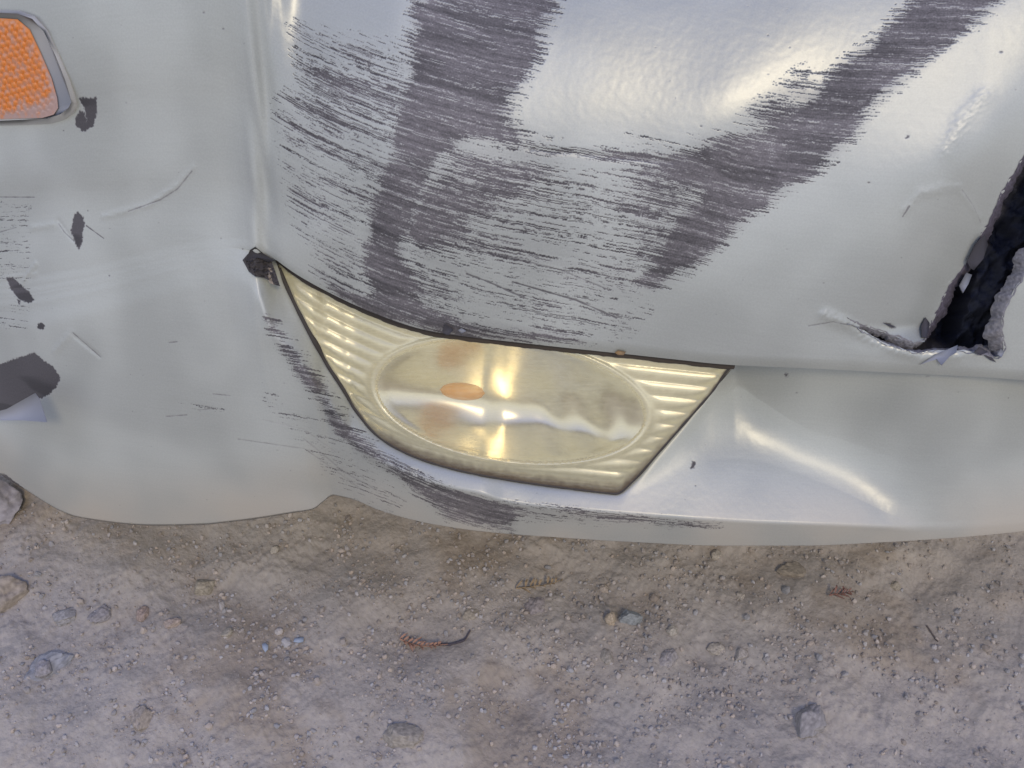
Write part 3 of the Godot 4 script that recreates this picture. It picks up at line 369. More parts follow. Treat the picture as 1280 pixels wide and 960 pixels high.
func section(x: float, names: Array, counts: Array) -> PackedVector3Array:
	var out := PackedVector3Array()
	var a := at(names[0], x)
	for k in counts.size():
		var b := at(names[k + 1], x)
		for i in counts[k]:
			var q := between(a, b, float(i) / counts[k])
			out.append(Vector3(x, q.x, q.y))
		a = b
	out.append(Vector3(x, a.x, a.y))
	for i in out.size():
		out[i].z += relief(x, out[i].y)
	return out


func build_car():
	var car := Node3D.new()
	car.name = "damaged_car"
	add_child(car)
	tag(car, "scraped grey car front corner with torn bumper and yellowed fog lamp", "car")
	car.transform = bumper_frame
	var paint := paint_material()
	var xs := bumper_columns()

	# upper sheet with the torn hole
	var v := PackedVector3Array()
	var rows := 0
	for x in xs:
		var s := section(x, ["c1", "c1a", "t2", "t1", "t0"], [10, 80, 80, 84])
		var top := s[s.size() - 1]
		for i in 16:
			var d := 0.03 * (i + 1)
			s.append(top + Vector3(0, d, -0.25 * d - 1.6 * d * d))
		rows = s.size()
		v.append_array(s)
	var box := bounds(hole).grow(0.01)
	var skip := PackedByteArray()
	skip.resize(v.size())
	var sd := PackedFloat32Array()
	sd.resize(v.size())
	sd.fill(1.0)
	for i in v.size():
		var p := Vector2(v[i].x, v[i].y)
		if box.has_point(p):
			sd[i] = poly_dist(p, hole)
			if absf(sd[i]) < 0.0007:
				var near := nearest_on(p, hole)
				v[i].x = near.x
				v[i].y = near.y
				sd[i] = 0.0
	for c in xs.size() - 1:
		for r in rows - 1:
			var i := c * rows + r
			skip[i] = 1 if sd[i] + sd[i + 1] + sd[i + rows] + sd[i + rows + 1] < -0.0002 else 0
	var uv := PackedVector2Array()
	for p in v:
		uv.append(panel_uv(p.x, p.y))
	var cover := put("bumper_cover", grid_mesh(v, xs.size(), rows, uv, PackedColorArray(), skip), paint, car)
	cover.set_meta("label", "scraped grey bumper cover with bare dark patches")

	# lower lip, ledge and recess, from the brow or the lamp down, with the edge turned under
	v = PackedVector3Array()
	for x in xs:
		var s := section(x, ["c2", "ra", "r", "cr", "cf", "cb"], [44, 5, 24, 8, 96])
		if x > Vector2(-0.11631, 0.05654).x and x < Vector2(0.11874, 0.00989).x:
			for i in s.size():
				s[i].z -= 0.0030 * exp(-(s[0].y - s[i].y) / 0.0016) * smooth(Vector2(0.11874, 0.00989).x, Vector2(0.09058, -0.02459).x, x)
		var last := s[s.size() - 1]
		for i in 8:
			var d := 0.0125 * (i + 1)
			s.append(last + Vector3(0, 0.731 * d + 0.001 * minf(i, 1), -0.682 * d - 0.002 * minf(i + 1, 2)))
		rows = s.size()
		v.append_array(s)
	uv = PackedVector2Array()
	for p in v:
		uv.append(panel_uv(p.x, p.y))
	put("bumper_lip", grid_mesh(v, xs.size(), rows, uv, PackedColorArray(), PackedByteArray(), true), paint, car)

	# underside of the brow
	v = PackedVector3Array()
	var cols := 0
	for x in xs:
		var a := at("c1", x)
		var b := at("c1l", x)
		if x < -0.16:
			continue
		cols += 1
		for i in 6:
			var t := i / 5.0
			v.append(Vector3(x, lerpf(a.x, b.x, t), lerpf(a.y + relief(x, a.x), b.y - 0.004, t)))
	uv = PackedVector2Array()
	for p in v:
		uv.append(panel_uv(p.x, p.y))
	put("brow_underside", grid_mesh(v, cols, 6, uv, PackedColorArray(), PackedByteArray(), true), paint, car)

	build_tear(car)
	build_fog_lamp(car)
	build_side_reflector(car)
	build_inside(car)


func nearest_on(p: Vector2, poly: PackedVector2Array) -> Vector2:
	var best := p
	var d := 1e9
	for i in poly.size():
		var q := Geometry2D.get_closest_point_to_segment(p, poly[i], poly[(i + 1) % poly.size()])
		if q.distance_to(p) < d:
			d = q.distance_to(p)
			best = q
	return best


func resample(path: Array, step: float) -> PackedVector2Array:
	var out := PackedVector2Array()
	for i in path.size() - 1:
		var a: Vector2 = path[i]
		var b: Vector2 = path[i + 1]
		var n := maxi(1, int(a.distance_to(b) / step))
		for k in n:
			out.append(a.lerp(b, float(k) / n))
	out.append(path[path.size() - 1])
	return out


# ------------------------------------------------------------------ torn plastic

func torn_rim(path: Array, inward: float, width: float, depth: float, ragged: float, salt: int) -> ArrayMesh:
	# broken edge of the plastic sheet: it leaves the painted face, and runs back into the hole
	var line := resample(path, 0.0007)
	var v := PackedVector3Array()
	var colors := PackedColorArray()
	var n := line.size()
	var steps := 14
	for i in n:
		var d := (line[mini(i + 2, n - 1)] - line[maxi(i - 2, 0)]).normalized()
		var side := Vector2(-d.y, d.x) * inward
		var fade := minf(1.0, minf(i, n - 1 - i) / 8.0)
		var w := width * (0.25 + 0.75 * fade) * (1.0 + ragged * wobble.get_noise_2d(i * 0.05, salt) + 0.35 * ragged * wobble.get_noise_2d(i * 0.25, salt + 40))
		var out := 0.0012 * (0.6 + wobble.get_noise_2d(i * 0.12, salt + 9))
		for k in steps:
			var t := float(k) / (steps - 1)
			var q := line[i] + side * (lerpf(-out, w, t))
			var z := upper_z(line[i].x, line[i].y) + 0.0005 * (1 - t) - depth * (t ** 1.3)
			z += (0.5 + ragged) * 0.0008 * wobble.get_noise_3d(q.x * 700, q.y * 700, salt) * smooth(0, 0.3, t)
			v.append(Vector3(q.x, q.y, z))
			var g := 0.15 + 0.13 * wobble.get_noise_3d(q.x * 900, q.y * 900, salt + 3) + 0.10 * (1 - t)
			colors.append(Color(g * 1.02, g * 0.98, g))
	return grid_mesh(v, n, steps, PackedVector2Array(), colors, PackedByteArray(), inward < 0)


func build_tear(car: Node3D):
	var bare := plain(Color(0.9, 0.9, 0.9), 0.75)
	bare.vertex_color_use_as_albedo = true
	var curled := plain(Color(0.42, 0.38, 0.46), 0.6)
	curled.vertex_color_use_as_albedo = true
	var cover := car.get_node("bumper_cover")
	put("torn_edge", torn_rim([Vector2(0.26078, 0.14507), Vector2(0.24537, 0.13305), Vector2(0.23565, 0.11991), Vector2(0.22971, 0.10591), Vector2(0.22569, 0.09481), Vector2(0.22249, 0.08557), Vector2(0.22118, 0.07421), Vector2(0.21889, 0.06679), Vector2(0.21655, 0.05652), Vector2(0.21159, 0.04817), Vector2(0.20938, 0.03895), Vector2(0.20608, 0.02955), Vector2(0.20032, 0.02068)], 1, 0.0048, 0.005, 0.45, 1), curled, cover)
	put("torn_edge", torn_rim([Vector2(0.20128, 0.02143), Vector2(0.19377, 0.01957), Vector2(0.18589, 0.02257), Vector2(0.17656, 0.02555), Vector2(0.16745, 0.02778), Vector2(0.15859, 0.03111)], 1, 0.0030, 0.004, 0.9, 2), bare, cover)
	put("torn_edge", torn_rim([Vector2(0.15962, 0.02964), Vector2(0.17249, 0.02333), Vector2(0.18225, 0.01846), Vector2(0.19484, 0.01505), Vector2(0.20475, 0.01655), Vector2(0.21728, 0.01654)], 1, 0.0012, 0.004, 0.9, 3), bare, cover)
	put("torn_edge", torn_rim([Vector2(0.21538, 0.01654), Vector2(0.22537, 0.01464), Vector2(0.23386, 0.01273), Vector2(0.23629, 0.01614), Vector2(0.23169, 0.02583), Vector2(0.23082, 0.03314), Vector2(0.23202, 0.04103), Vector2(0.23607, 0.05053), Vector2(0.24078, 0.06365), Vector2(0.24884, 0.08235), Vector2(0.26348, 0.1061), Vector2(0.28136, 0.12661)], 1, 0.0040, 0.006, 0.9, 4), bare, cover)
	# loose flakes and shreds on the crack
	var flake_mat := plain(Color(0.24, 0.25, 0.28), 0.7)
	var shred_mat := plain(Color(0.06, 0.057, 0.065), 0.9)
	for f in [[[Vector2(-0.30936, -0.01885), Vector2(-0.2826, -0.01408), Vector2(-0.26061, -0.00501), Vector2(-0.257, -0.0082), Vector2(-0.25139, -0.02068), Vector2(-0.27032, -0.02004), Vector2(-0.31012, -0.02084)], 0.0003, plain(Color(0.27, 0.275, 0.29), 0.5), "paint_flake"], [[Vector2(0.19742, 0.00933), Vector2(0.20379, 0.01428), Vector2(0.2148, 0.01879), Vector2(0.21274, 0.01503), Vector2(0.21018, 0.01314), Vector2(0.20749, 0.00894), Vector2(0.20436, 0.012)], 0.0024, flake_mat, "paint_flake"], [[Vector2(0.19874, 0.02255), Vector2(0.1996, 0.02846), Vector2(0.20127, 0.03247), Vector2(0.20449, 0.02992), Vector2(0.20388, 0.02625), Vector2(0.20139, 0.02255)], 0.0016, shred_mat, "plastic_shred"],
			[[Vector2(0.21551, 0.05791), Vector2(0.21669, 0.06544), Vector2(0.21936, 0.0695), Vector2(0.22312, 0.06541), Vector2(0.22312, 0.05925), Vector2(0.22066, 0.05443), Vector2(0.21796, 0.05513)], 0.0045, shred_mat, "plastic_shred"], [[Vector2(0.21578, 0.04746), Vector2(0.217, 0.05305), Vector2(0.22043, 0.05234), Vector2(0.21999, 0.04815), Vector2(0.21811, 0.04392)], 0.003, flake_mat, "paint_flake"], [[Vector2(0.22672, 0.01388), Vector2(0.23083, 0.01274), Vector2(0.23337, 0.01045), Vector2(0.23039, 0.0116)], 0.002, shred_mat, "plastic_shred"], [[Vector2(0.17766, 0.02923), Vector2(0.18074, 0.02886), Vector2(0.1852, 0.02738), Vector2(0.18136, 0.02775)], 0.0012, shred_mat, "plastic_shred"], [[Vector2(0.22137, 0.0154), Vector2(0.22341, 0.01766), Vector2(0.22781, 0.01539), Vector2(0.2252, 0.01388)], 0.003, shred_mat, "plastic_shred"],
			[[Vector2(-0.03393, 0.02574), Vector2(-0.0325, 0.02902), Vector2(-0.02986, 0.02753), Vector2(-0.0284, 0.02606), Vector2(-0.03092, 0.02387), Vector2(-0.03286, 0.02426)], 0.002, shred_mat, "plastic_shred"], [[Vector2(-0.02605, 0.02605), Vector2(-0.02443, 0.02714), Vector2(-0.02217, 0.02567), Vector2(-0.02458, 0.02458)], 0.002, flake_mat, "paint_flake"], [[Vector2(0.05046, 0.01537), Vector2(0.05183, 0.01649), Vector2(0.05582, 0.01572), Vector2(0.05481, 0.0142), Vector2(0.05205, 0.01419)], 0.0018, plain(Color(0.3, 0.2, 0.1), 0.8), "plastic_shred"],
			[[Vector2(-0.13015, 0.06037), Vector2(-0.12744, 0.06528), Vector2(-0.12438, 0.06647), Vector2(-0.1219, 0.06408), Vector2(-0.11617, 0.06044), Vector2(-0.11901, 0.05951), Vector2(-0.12404, 0.06163), Vector2(-0.12661, 0.0594)], 0.0008, plain(Color(0.04, 0.037, 0.036), 0.95), "plastic_shred"], [[Vector2(0.23267, 0.01425), Vector2(0.23343, 0.01689), Vector2(0.23537, 0.01538), Vector2(0.23499, 0.01273)], 0.003, flake_mat, "paint_flake"]]:
		put(f[3], flake(f[0], f[1]), f[2], cover)
	# the broken corner beside the lamp: a dark gap with a tan foam lump in it
	put("broken_corner", patch([Vector2(-0.13212, 0.06074), Vector2(-0.12929, 0.06366), Vector2(-0.12391, 0.06429), Vector2(-0.12157, 0.06277), Vector2(-0.11841, 0.06082), Vector2(-0.116, 0.05497), Vector2(-0.11353, 0.04784), Vector2(-0.11607, 0.04853), Vector2(-0.11915, 0.05072), Vector2(-0.12176, 0.05212), Vector2(-0.12507, 0.05231), Vector2(-0.12845, 0.05477)], 0.0012, 6), dirty(Color(0.055, 0.048, 0.045)), cover)
	put("foam_lump", patch([Vector2(-0.12083, 0.05761), Vector2(-0.11845, 0.05761), Vector2(-0.11641, 0.05174), Vector2(-0.11643, 0.04851), Vector2(-0.11883, 0.04955), Vector2(-0.12087, 0.05283)], 0.0016, 7), dirty(Color(0.30, 0.25, 0.19)), cover)


func dirty(color: Color) -> StandardMaterial3D:
	var m := plain(color, 0.9)
	m.vertex_color_use_as_albedo = true
	return m


func flake(outline: Array, lift: float) -> ArrayMesh:
	# a thin chip that stands a little off the panel and curls up at one end
	var st := SurfaceTool.new()
	st.begin(Mesh.PRIMITIVE_TRIANGLES)
	var poly := PackedVector2Array(outline)
	var tri := Geometry2D.triangulate_polygon(poly)
	var top := []
	for i in poly.size():
		top.append(on_panel(poly[i], 0.0006 + lift * (0.25 + 0.75 * absf(wobble.get_noise_2d(poly[i].x * 900, poly[i].y * 900)) * 1.6)))
	for k in range(0, tri.size(), 3):
		var a: Vector3 = top[tri[k]]
		var b: Vector3 = top[tri[k + 1]]
		var c: Vector3 = top[tri[k + 2]]
		if (b - a).cross(c - a).z > 0:
			var s := b
			b = c
			c = s
		for p in [a, b, c]:
			st.add_vertex(p)
		for p in [a, c, b]:
			st.add_vertex(p - Vector3(0, 0, 0.0005))
	for i in poly.size():
		var a: Vector3 = top[i]
		var b: Vector3 = top[(i + 1) % poly.size()]
		var d := Vector3(0, 0, 0.0005)
		for p in [a, b, b - d, a, b - d, a - d]:
			st.add_vertex(p)
	st.generate_normals()
	return st.commit()


func patch(outline: Array, lift: float, salt: int) -> ArrayMesh:
	# a crumpled lump that covers an outline on the panel
	var poly := PackedVector2Array(outline)
	var r := bounds(poly)
	var n := 64
	var v := PackedVector3Array()
	var colors := PackedColorArray()
	var skip := PackedByteArray()
	for c in n:
		for k in n:
			var p := r.position + r.size * Vector2(c / (n - 1.0), k / (n - 1.0))
			var sd := poly_dist(p, poly)
			if sd > 0:
				p = nearest_on(p, poly)
			var edge := smooth(0.0, 0.0025, -sd)
			v.append(on_panel(p, -0.0006 + lift * edge * (0.7 + 1.5 * wobble.get_noise_3d(p.x * 330, p.y * 330, salt) + 0.5 * wobble.get_noise_3d(p.x * 1500, p.y * 1500, salt))))
			var s := 1.0 + 1.5 * wobble.get_noise_3d(p.x * 700, p.y * 700, salt + 20)
			colors.append(Color(s, s * 0.97, s * 0.92))
			skip.append(1 if sd > r.size.x / n * 0.9 else 0)
	return grid_mesh(v, n, n, PackedVector2Array(), colors, skip)


# ------------------------------------------------------------------ fog lamp

func build_fog_lamp(car: Node3D):
	var x0 := Vector2(-0.11874, 0.06158).x + 0.001
	var x1 := 0.11158
	var cols := 360
	var rows := 120
	var centre: Vector2 = Vector2(-0.00125, -0.00959)
	var lens := PackedVector3Array()
	var lens_color := PackedColorArray()
	var back := PackedVector3Array()
	var back_color := PackedColorArray()
	var low_path := PackedVector3Array()
	var high_path := PackedVector3Array()
	for c in cols:
		var x := lerpf(x0, x1, c / (cols - 1.0))
		var top := at("lt", x)
		var bottom := at("lb", x)
		top.y -= 0.0008
		bottom.y -= 0.0008
		top.x += 0.0015
		var span := top.x - bottom.x
		var slope := (top.y - bottom.y) / maxf(span, 0.0005)
		top.z = slope - 0.10
		bottom.z = slope + 0.12
		low_path.append(Vector3(x, bottom.x, bottom.y - 0.0005))
		high_path.append(Vector3(x, at("c1", x).x + 0.0002, top.y + 0.001))
		for r in rows:
			var t := r / (rows - 1.0)
			var q := between(bottom, top, t)
			var p := Vector3(x, q.x, q.y)
			lens.append(p)
			# haze of the old plastic, and the brown dirt that gathers along its rim
			var rim := minf(q.x - bottom.x, top.x - q.x)
			var n := wobble.get_noise_2d(x * 160, q.x * 160)
			var fine := wobble.get_noise_2d(x * 60, q.x * 900)
			var low_dirt := smooth(0.011 + 0.004 * n, 0.0005, q.x - bottom.x) * smooth(0.115, 0.06, x) * smooth(-0.105, -0.06, x)
			var dirt := clampf(maxf(0.85 * smooth(0.0042, 0.0004, rim + 0.0012 * n), 1.0 * low_dirt) + 0.10 * fine, 0, 1)
			var tip := smooth(-0.085, -0.12, x)
			var inb := 0.16 * smooth(1.02, 0.9, Vector2((Vector2(x, q.x) - centre).rotated(0.14).x / 0.0715, (Vector2(x, q.x) - centre).rotated(0.14).y / 0.0315).length())
			var haze := clampf(0.40 - 1.6 * inb + 0.06 * n + 0.08 * fine + 0.12 * tip, 0, 1)
			var body := Color(0.84, 0.78, 0.50).lerp(Color(0.095, 0.068, 0.042), dirt)
			body.a = lerpf(haze, 0.93, dirt)
			lens_color.append(body)
			# reflector behind it: fluted plate with an oval bowl sunk into it
			var e := (Vector2(x, q.x) - centre).rotated(0.14)
			var rr := Vector2(e.x / 0.0715, e.y / 0.0315).length()
			var z := q.y - 0.007
			var down := top.x - q.x
			if rr < 1.0:
				var deep := 0.034 * (1.0 - rr * rr)
				z -= 0.0015 + deep
				var a := atan2(e.y / 0.0315, e.x / 0.0715)
				z += 0.0011 * sin(a * 5.0 + 1.1) * smooth(0.25, 0.7, rr) * smooth(1.0, 0.9, rr) + 0.0007 * sin(TAU * (e.x + 0.6 * e.y) / 0.024) * smooth(0.0, 0.03, e.x) * smooth(1.0, 0.8, rr)
			else:
				var lip := exp(-((rr - 1.03) / 0.03) ** 2)
				z += 0.0016 * lip
				z += 0.0015 * (absf(sin(down * PI / 0.0072)) - 0.5) * smooth(1.05, 1.16, rr)
			z = lerpf(q.y - 0.0025, z, smooth(0.0, 0.002, rim))
			back.append(Vector3(x, q.x, z))
			back_color.append(Color(0.78, 0.72, 0.53) if rr < 1.0 else Color(0.88, 0.82, 0.60))
	var chrome := plain(Color(1, 1, 1), 0.36, 0.8)
	chrome.vertex_color_use_as_albedo = true
	var plate_skip := PackedByteArray()
	var bowl_skip := PackedByteArray()
	for p in back:
		var e := (Vector2(p.x, p.y) - centre).rotated(0.14)
		var in_bowl := Vector2(e.x / 0.0715, e.y / 0.0315).length() < 1.0
		plate_skip.append(1 if in_bowl else 0)
		bowl_skip.append(0 if in_bowl else 1)
	var lamp := put("fog_lamp", grid_mesh(back, cols, rows, PackedVector2Array(), back_color, plate_skip), chrome, car)
	var mirror := plain(Color(1, 1, 1), 0.28, 0.88)
	mirror.vertex_color_use_as_albedo = true
	put("reflector_bowl", grid_mesh(back, cols, rows, PackedVector2Array(), back_color, bowl_skip), mirror, lamp)
	lamp.set_meta("label", "yellowed fog lamp with oval reflector bowl")
	var cloudy := StandardMaterial3D.new()
	cloudy.transparency = BaseMaterial3D.TRANSPARENCY_ALPHA
	cloudy.albedo_color = Color.WHITE
	cloudy.vertex_color_use_as_albedo = true
	cloudy.roughness = 0.3
	cloudy.clearcoat_enabled = true
	cloudy.clearcoat = 0.8
	cloudy.clearcoat_roughness = 0.12
	cloudy.cull_mode = BaseMaterial3D.CULL_DISABLED
	put("lens", grid_mesh(lens, cols, rows, PackedVector2Array(), lens_color), cloudy, lamp)
	# side wall of the lens where it stands proud of the ledge
	var wall := PackedVector3Array()
	var wall_cols := 0
	for c in 140:
		var x := lerpf(Vector2(0.05488, -0.05831).x, Vector2(0.12002, 0.00989).x, c / 139.0)
		var a := at("lb", x)
		var b := at("c2", x)
		wall_cols += 1
		for r in 5:
			var t := r / 4.0
			wall.append(Vector3(x, lerpf(a.x, b.x, t), lerpf(a.y - 0.0009, b.y - 0.003, t)))
	put("lens_side", grid_mesh(wall, wall_cols, 5, PackedVector2Array(), PackedColorArray(), PackedByteArray(), true), plain(Color(0.30, 0.27, 0.18), 0.5), lamp)
	# rubber seal round the lens
	var dark := plain(Color(0.045, 0.038, 0.032), 0.7)
	var radii := PackedFloat32Array()
	for p in low_path:
		radii.append(lerpf(0.0017, 0.0008, smooth(-0.11, -0.06, p.x)) * (1 + 0.25 * wobble.get_noise_1d(p.x * 120)))
	put("seal", tube(low_path, radii), dark, lamp)
	radii = PackedFloat32Array()
	for p in high_path:
		radii.append(0.0015 * (1 + 0.3 * wobble.get_noise_1d(p.x * 90)) * smooth(-0.135, -0.10, p.x) + 0.0006)
	put("seal", tube(high_path, radii), plain(Color(0.058, 0.045, 0.034), 0.9), lamp)
	# amber bulb lying in the bowl
	var bulb_at := on_lens(Vector2(-0.02605, -0.00413), back, cols, rows, x0, x1)
	var path := PackedVector3Array()
	radii = PackedFloat32Array()
	for i in 15:
		var t := i / 14.0
		path.append(bulb_at + Vector3(lerpf(-0.012, 0.012, t), lerpf(0.001, -0.001, t), 0.016))
		radii.append(0.0046 * sqrt(maxf(0.0, 1.0 - (2 * t - 1) ** 2)) + 0.0001)
	var amber_glass := plain(Color(0.80, 0.36, 0.06), 0.4)
	amber_glass.transparency = BaseMaterial3D.TRANSPARENCY_ALPHA
	amber_glass.albedo_color.a = 0.5
	put("bulb", tube(path, radii, 16), amber_glass, lamp)


func on_lens(p: Vector2, back: PackedVector3Array, cols: int, rows: int, x0: float, x1: float) -> Vector3:
	var c := clampi(int((p.x - x0) / (x1 - x0) * (cols - 1)), 0, cols - 1)
	var best := back[c * rows]
	for r in rows:
		if absf(back[c * rows + r].y - p.y) < absf(best.y - p.y):
			best = back[c * rows + r]
	return best


# ------------------------------------------------------------------ amber side reflector

func plate(outline: PackedVector2Array, base: Vector3, du: float, dv: float, low: float, high: float, bevel: float) -> ArrayMesh:
	# a raised plate: its face lies on the plane z = base.z + du * x + dv * y, lifted
	var st := SurfaceTool.new()
	st.begin(Mesh.PRIMITIVE_TRIANGLES)
	var inner := outline
	var grown := Geometry2D.offset_polygon(outline, -bevel, Geometry2D.JOIN_ROUND)
	if grown.size():
		inner = grown[0]
	var lift := func(p: Vector2, h: float) -> Vector3: return Vector3(p.x, p.y, base.z + du * (p.x - base.x) + dv * (p.y - base.y) + h)
	var tri := Geometry2D.triangulate_polygon(inner)
	for k in range(0, tri.size(), 3):
		var q := [lift.call(inner[tri[k]], high), lift.call(inner[tri[k + 1]], high), lift.call(inner[tri[k + 2]], high)]
		if (q[1] - q[0]).cross(q[2] - q[0]).z > 0:
			q = [q[0], q[2], q[1]]
		for p in q:
			st.add_vertex(p)
	var n := outline.size()
	for i in n:
		var a := outline[i]
		var b := outline[(i + 1) % n]
		var ai := nearest_on(a, inner)
		var bi := nearest_on(b, inner)
		for band in [[a, b, low, a, b, high - bevel], [a, b, high - bevel, ai, bi, high]]:
			var q := [lift.call(band[0], band[2]), lift.call(band[1], band[2]), lift.call(band[4], band[5]), lift.call(band[3], band[5])]
			for p in [q[0], q[1], q[2], q[0], q[2], q[3]]:
				st.add_vertex(p)
	st.generate_normals()
	return st.commit()


func build_side_reflector(car: Node3D):
	var outline := PackedVector2Array([Vector2(-0.36549, 0.14574), Vector2(-0.30131, 0.1386), Vector2(-0.24885, 0.13218), Vector2(-0.23063, 0.13008), Vector2(-0.22091, 0.13058), Vector2(-0.21431, 0.13257), Vector2(-0.21106, 0.13527), Vector2(-0.21103, 0.13862), Vector2(-0.21224, 0.14611), Vector2(-0.21534, 0.15654), Vector2(-0.21972, 0.16726), Vector2(-0.22584, 0.17395), Vector2(-0.23492, 0.17793), Vector2(-0.28377, 0.18891), Vector2(-0.34436, 0.19811)])
	var mid: Vector2 = Vector2(-0.25822, 0.15735)
	var base := on_panel(mid)
	var du := (upper_z(mid.x + 0.02, mid.y) - upper_z(mid.x - 0.02, mid.y)) / 0.04
	var dv := (upper_z(mid.x, mid.y + 0.02) - upper_z(mid.x, mid.y - 0.02)) / 0.04
	var frame := put("side_reflector", plate(outline, base, du, dv, -0.004, 0.0022, 0.0016), plain(Color(0.42, 0.41, 0.37), 0.4), car)
	frame.set_meta("label", "amber side reflector in a grey frame")
	var inner := PackedVector2Array([Vector2(-0.36115, 0.14734), Vector2(-0.30051, 0.14081), Vector2(-0.24818, 0.13426), Vector2(-0.23342, 0.1323), Vector2(-0.2255, 0.13253), Vector2(-0.22169, 0.13482), Vector2(-0.22096, 0.13883), Vector2(-0.22194, 0.14744), Vector2(-0.22551, 0.15832), Vector2(-0.22954, 0.16869), Vector2(-0.23597, 0.17408), Vector2(-0.28482, 0.18554), Vector2(-0.34229, 0.19414)])
	var amber := plain(Color(0.62, 0.17, 0.02), 0.28)
	amber.clearcoat_enabled = true
	amber.clearcoat = 0.5
	# moulded face: staggered round beads under a dusty bottom margin
	var r := bounds(inner)
	var cols := 260
	var rows := 150
	var v := PackedVector3Array()
	var colors := PackedColorArray()
	var skip := PackedByteArray()
	var pitch := 0.0040
	for c in cols:
		for k in rows:
			var p := r.position + r.size * Vector2(c / (cols - 1.0), k / (rows - 1.0))
			var sd := poly_dist(p, inner)
			if sd > 0:
				p = nearest_on(p, inner)
			var line := p.y / (pitch * 0.62)
			var row := roundf(line)
			var off := 0.5 * fposmod(row, 2.0)
			var q := Vector2((p.x / pitch + off - roundf(p.x / pitch + off)) * pitch, (line - row) * pitch * 0.62)
			var dome := sqrt(maxf(0.0, 1.0 - q.length_squared() / (0.0016 ** 2)))
			var edge := smooth(0.0005, 0.003, -sd)
			var dust := clampf(smooth(0.010, 0.003, p.y - r.position.y) * 0.95 + smooth(0.008, 0.002, r.end.x - p.x) * 0.45 + 0.9 * wobble.get_noise_2d(p.x * 180, p.y * 180) + 0.08, 0, 0.9)
			v.append(Vector3(p.x, p.y, base.z + du * (p.x - base.x) + dv * (p.y - base.y) + 0.0026 + 0.0012 * dome * edge * (1 - 0.8 * dust)))
			colors.append(Color(0.66, 0.20, 0.025).lerp(Color(0.40, 0.29, 0.25), dust))
			skip.append(1 if sd > 0.0006 else 0)
	amber.albedo_color = Color.WHITE
	amber.vertex_color_use_as_albedo = true
	put("amber_lens", grid_mesh(v, cols, rows, PackedVector2Array(), colors, skip), amber, frame)


# ------------------------------------------------------------------ behind the skin

func build_inside(car: Node3D):
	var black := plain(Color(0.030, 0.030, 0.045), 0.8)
	var v := PackedVector3Array()
	var cols := 30
	var rows := 24
	for c in cols:
		for r in rows:
			var x := lerpf(-0.42, 0.45, c / (cols - 1.0))
			var y := lerpf(-0.04, 0.24, r / (rows - 1.0))
			v.append(Vector3(x, y, upper_z(x, maxf(y, at("c1", x).x)) - 0.075 - 0.02 * sin(x * 30.0) - 0.3 * maxf(0, 0.02 - y)))
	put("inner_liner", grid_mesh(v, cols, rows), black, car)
	# crumpled foam and plastic seen through the tear
	var crumple := PackedVector3Array()
	var tint := PackedColorArray()
	var low: Vector2 = Vector2(0.17323, 0.00973)
	var high: Vector2 = Vector2(0.28502, 0.15294)
	for c in 90:
		for r in 90:
			var x := lerpf(low.x, high.x, c / 89.0)
			var y := lerpf(low.y, high.y, r / 89.0)
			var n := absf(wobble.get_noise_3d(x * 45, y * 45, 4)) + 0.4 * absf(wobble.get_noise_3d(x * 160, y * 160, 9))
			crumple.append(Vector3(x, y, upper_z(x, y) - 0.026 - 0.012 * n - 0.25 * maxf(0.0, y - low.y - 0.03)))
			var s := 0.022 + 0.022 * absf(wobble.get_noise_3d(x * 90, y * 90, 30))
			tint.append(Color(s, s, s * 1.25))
	var foam := plain(Color.WHITE, 0.75)
	foam.vertex_color_use_as_albedo = true
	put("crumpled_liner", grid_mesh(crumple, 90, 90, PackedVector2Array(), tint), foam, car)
	var under := BoxMesh.new()
	under.size = Vector3(0.72, 0.02, 1.6)
	var tray := put("underbody_tray", under, plain(Color(0.03, 0.03, 0.03), 0.9), car)
	tray.transform = bumper_frame.affine_inverse() * Transform3D(Basis(), Vector3(0.06, 0.225, -0.98))


# ------------------------------------------------------------------ paint, primer and scratches

func noise_bytes(w: int, h: int, freq: float, octaves: int, salt: int, to_w: int, to_h: int) -> PackedByteArray:
	var n := FastNoiseLite.new()
	n.seed = salt
	n.noise_type = FastNoiseLite.TYPE_SIMPLEX_SMOOTH
	n.frequency = freq
	n.fractal_octaves = octaves
	var im := n.get_image(w, h, false, false, false)
	im.convert(Image.FORMAT_L8)
	if w != to_w or h != to_h:
		im.resize(to_w, to_h, Image.INTERPOLATE_CUBIC)
	var b := im.get_data()
	var count := PackedInt32Array()
	count.resize(256)
	for i in range(0, b.size(), 7):
		count[b[i]] += 1
	var level := PackedByteArray()
	level.resize(256)
	var total := 0
	for i in 256:
		level[i] = int(255.0 * (total + count[i] * 0.5) / (b.size() / 7.0))
		total += count[i]
	for i in b.size():
		b[i] = level[b[i]]
	return b


func shear_table(slopes: Array) -> PackedInt32Array:
	# how far the streaks have dropped at each texture column; slopes are [x, degrees down to the right]
	var out := PackedInt32Array()
	var sum := 0.0
	var k := 0
	for c in TEX_W:
		var x := TEX_X + c * TEXEL
		while k < slopes.size() - 2 and x > slopes[k + 1][0]:
			k += 1
		var t := clampf((x - slopes[k][0]) / (slopes[k + 1][0] - slopes[k][0]), 0, 1)
		sum += tan(deg_to_rad(lerpf(slopes[k][1], slopes[k + 1][1], t)))
		out.append(int(sum))
	return out


func to_texel(p: Vector2) -> Vector2:
	return Vector2((p.x - TEX_X) / TEXEL, (TEX_TOP - p.y) / TEXEL)


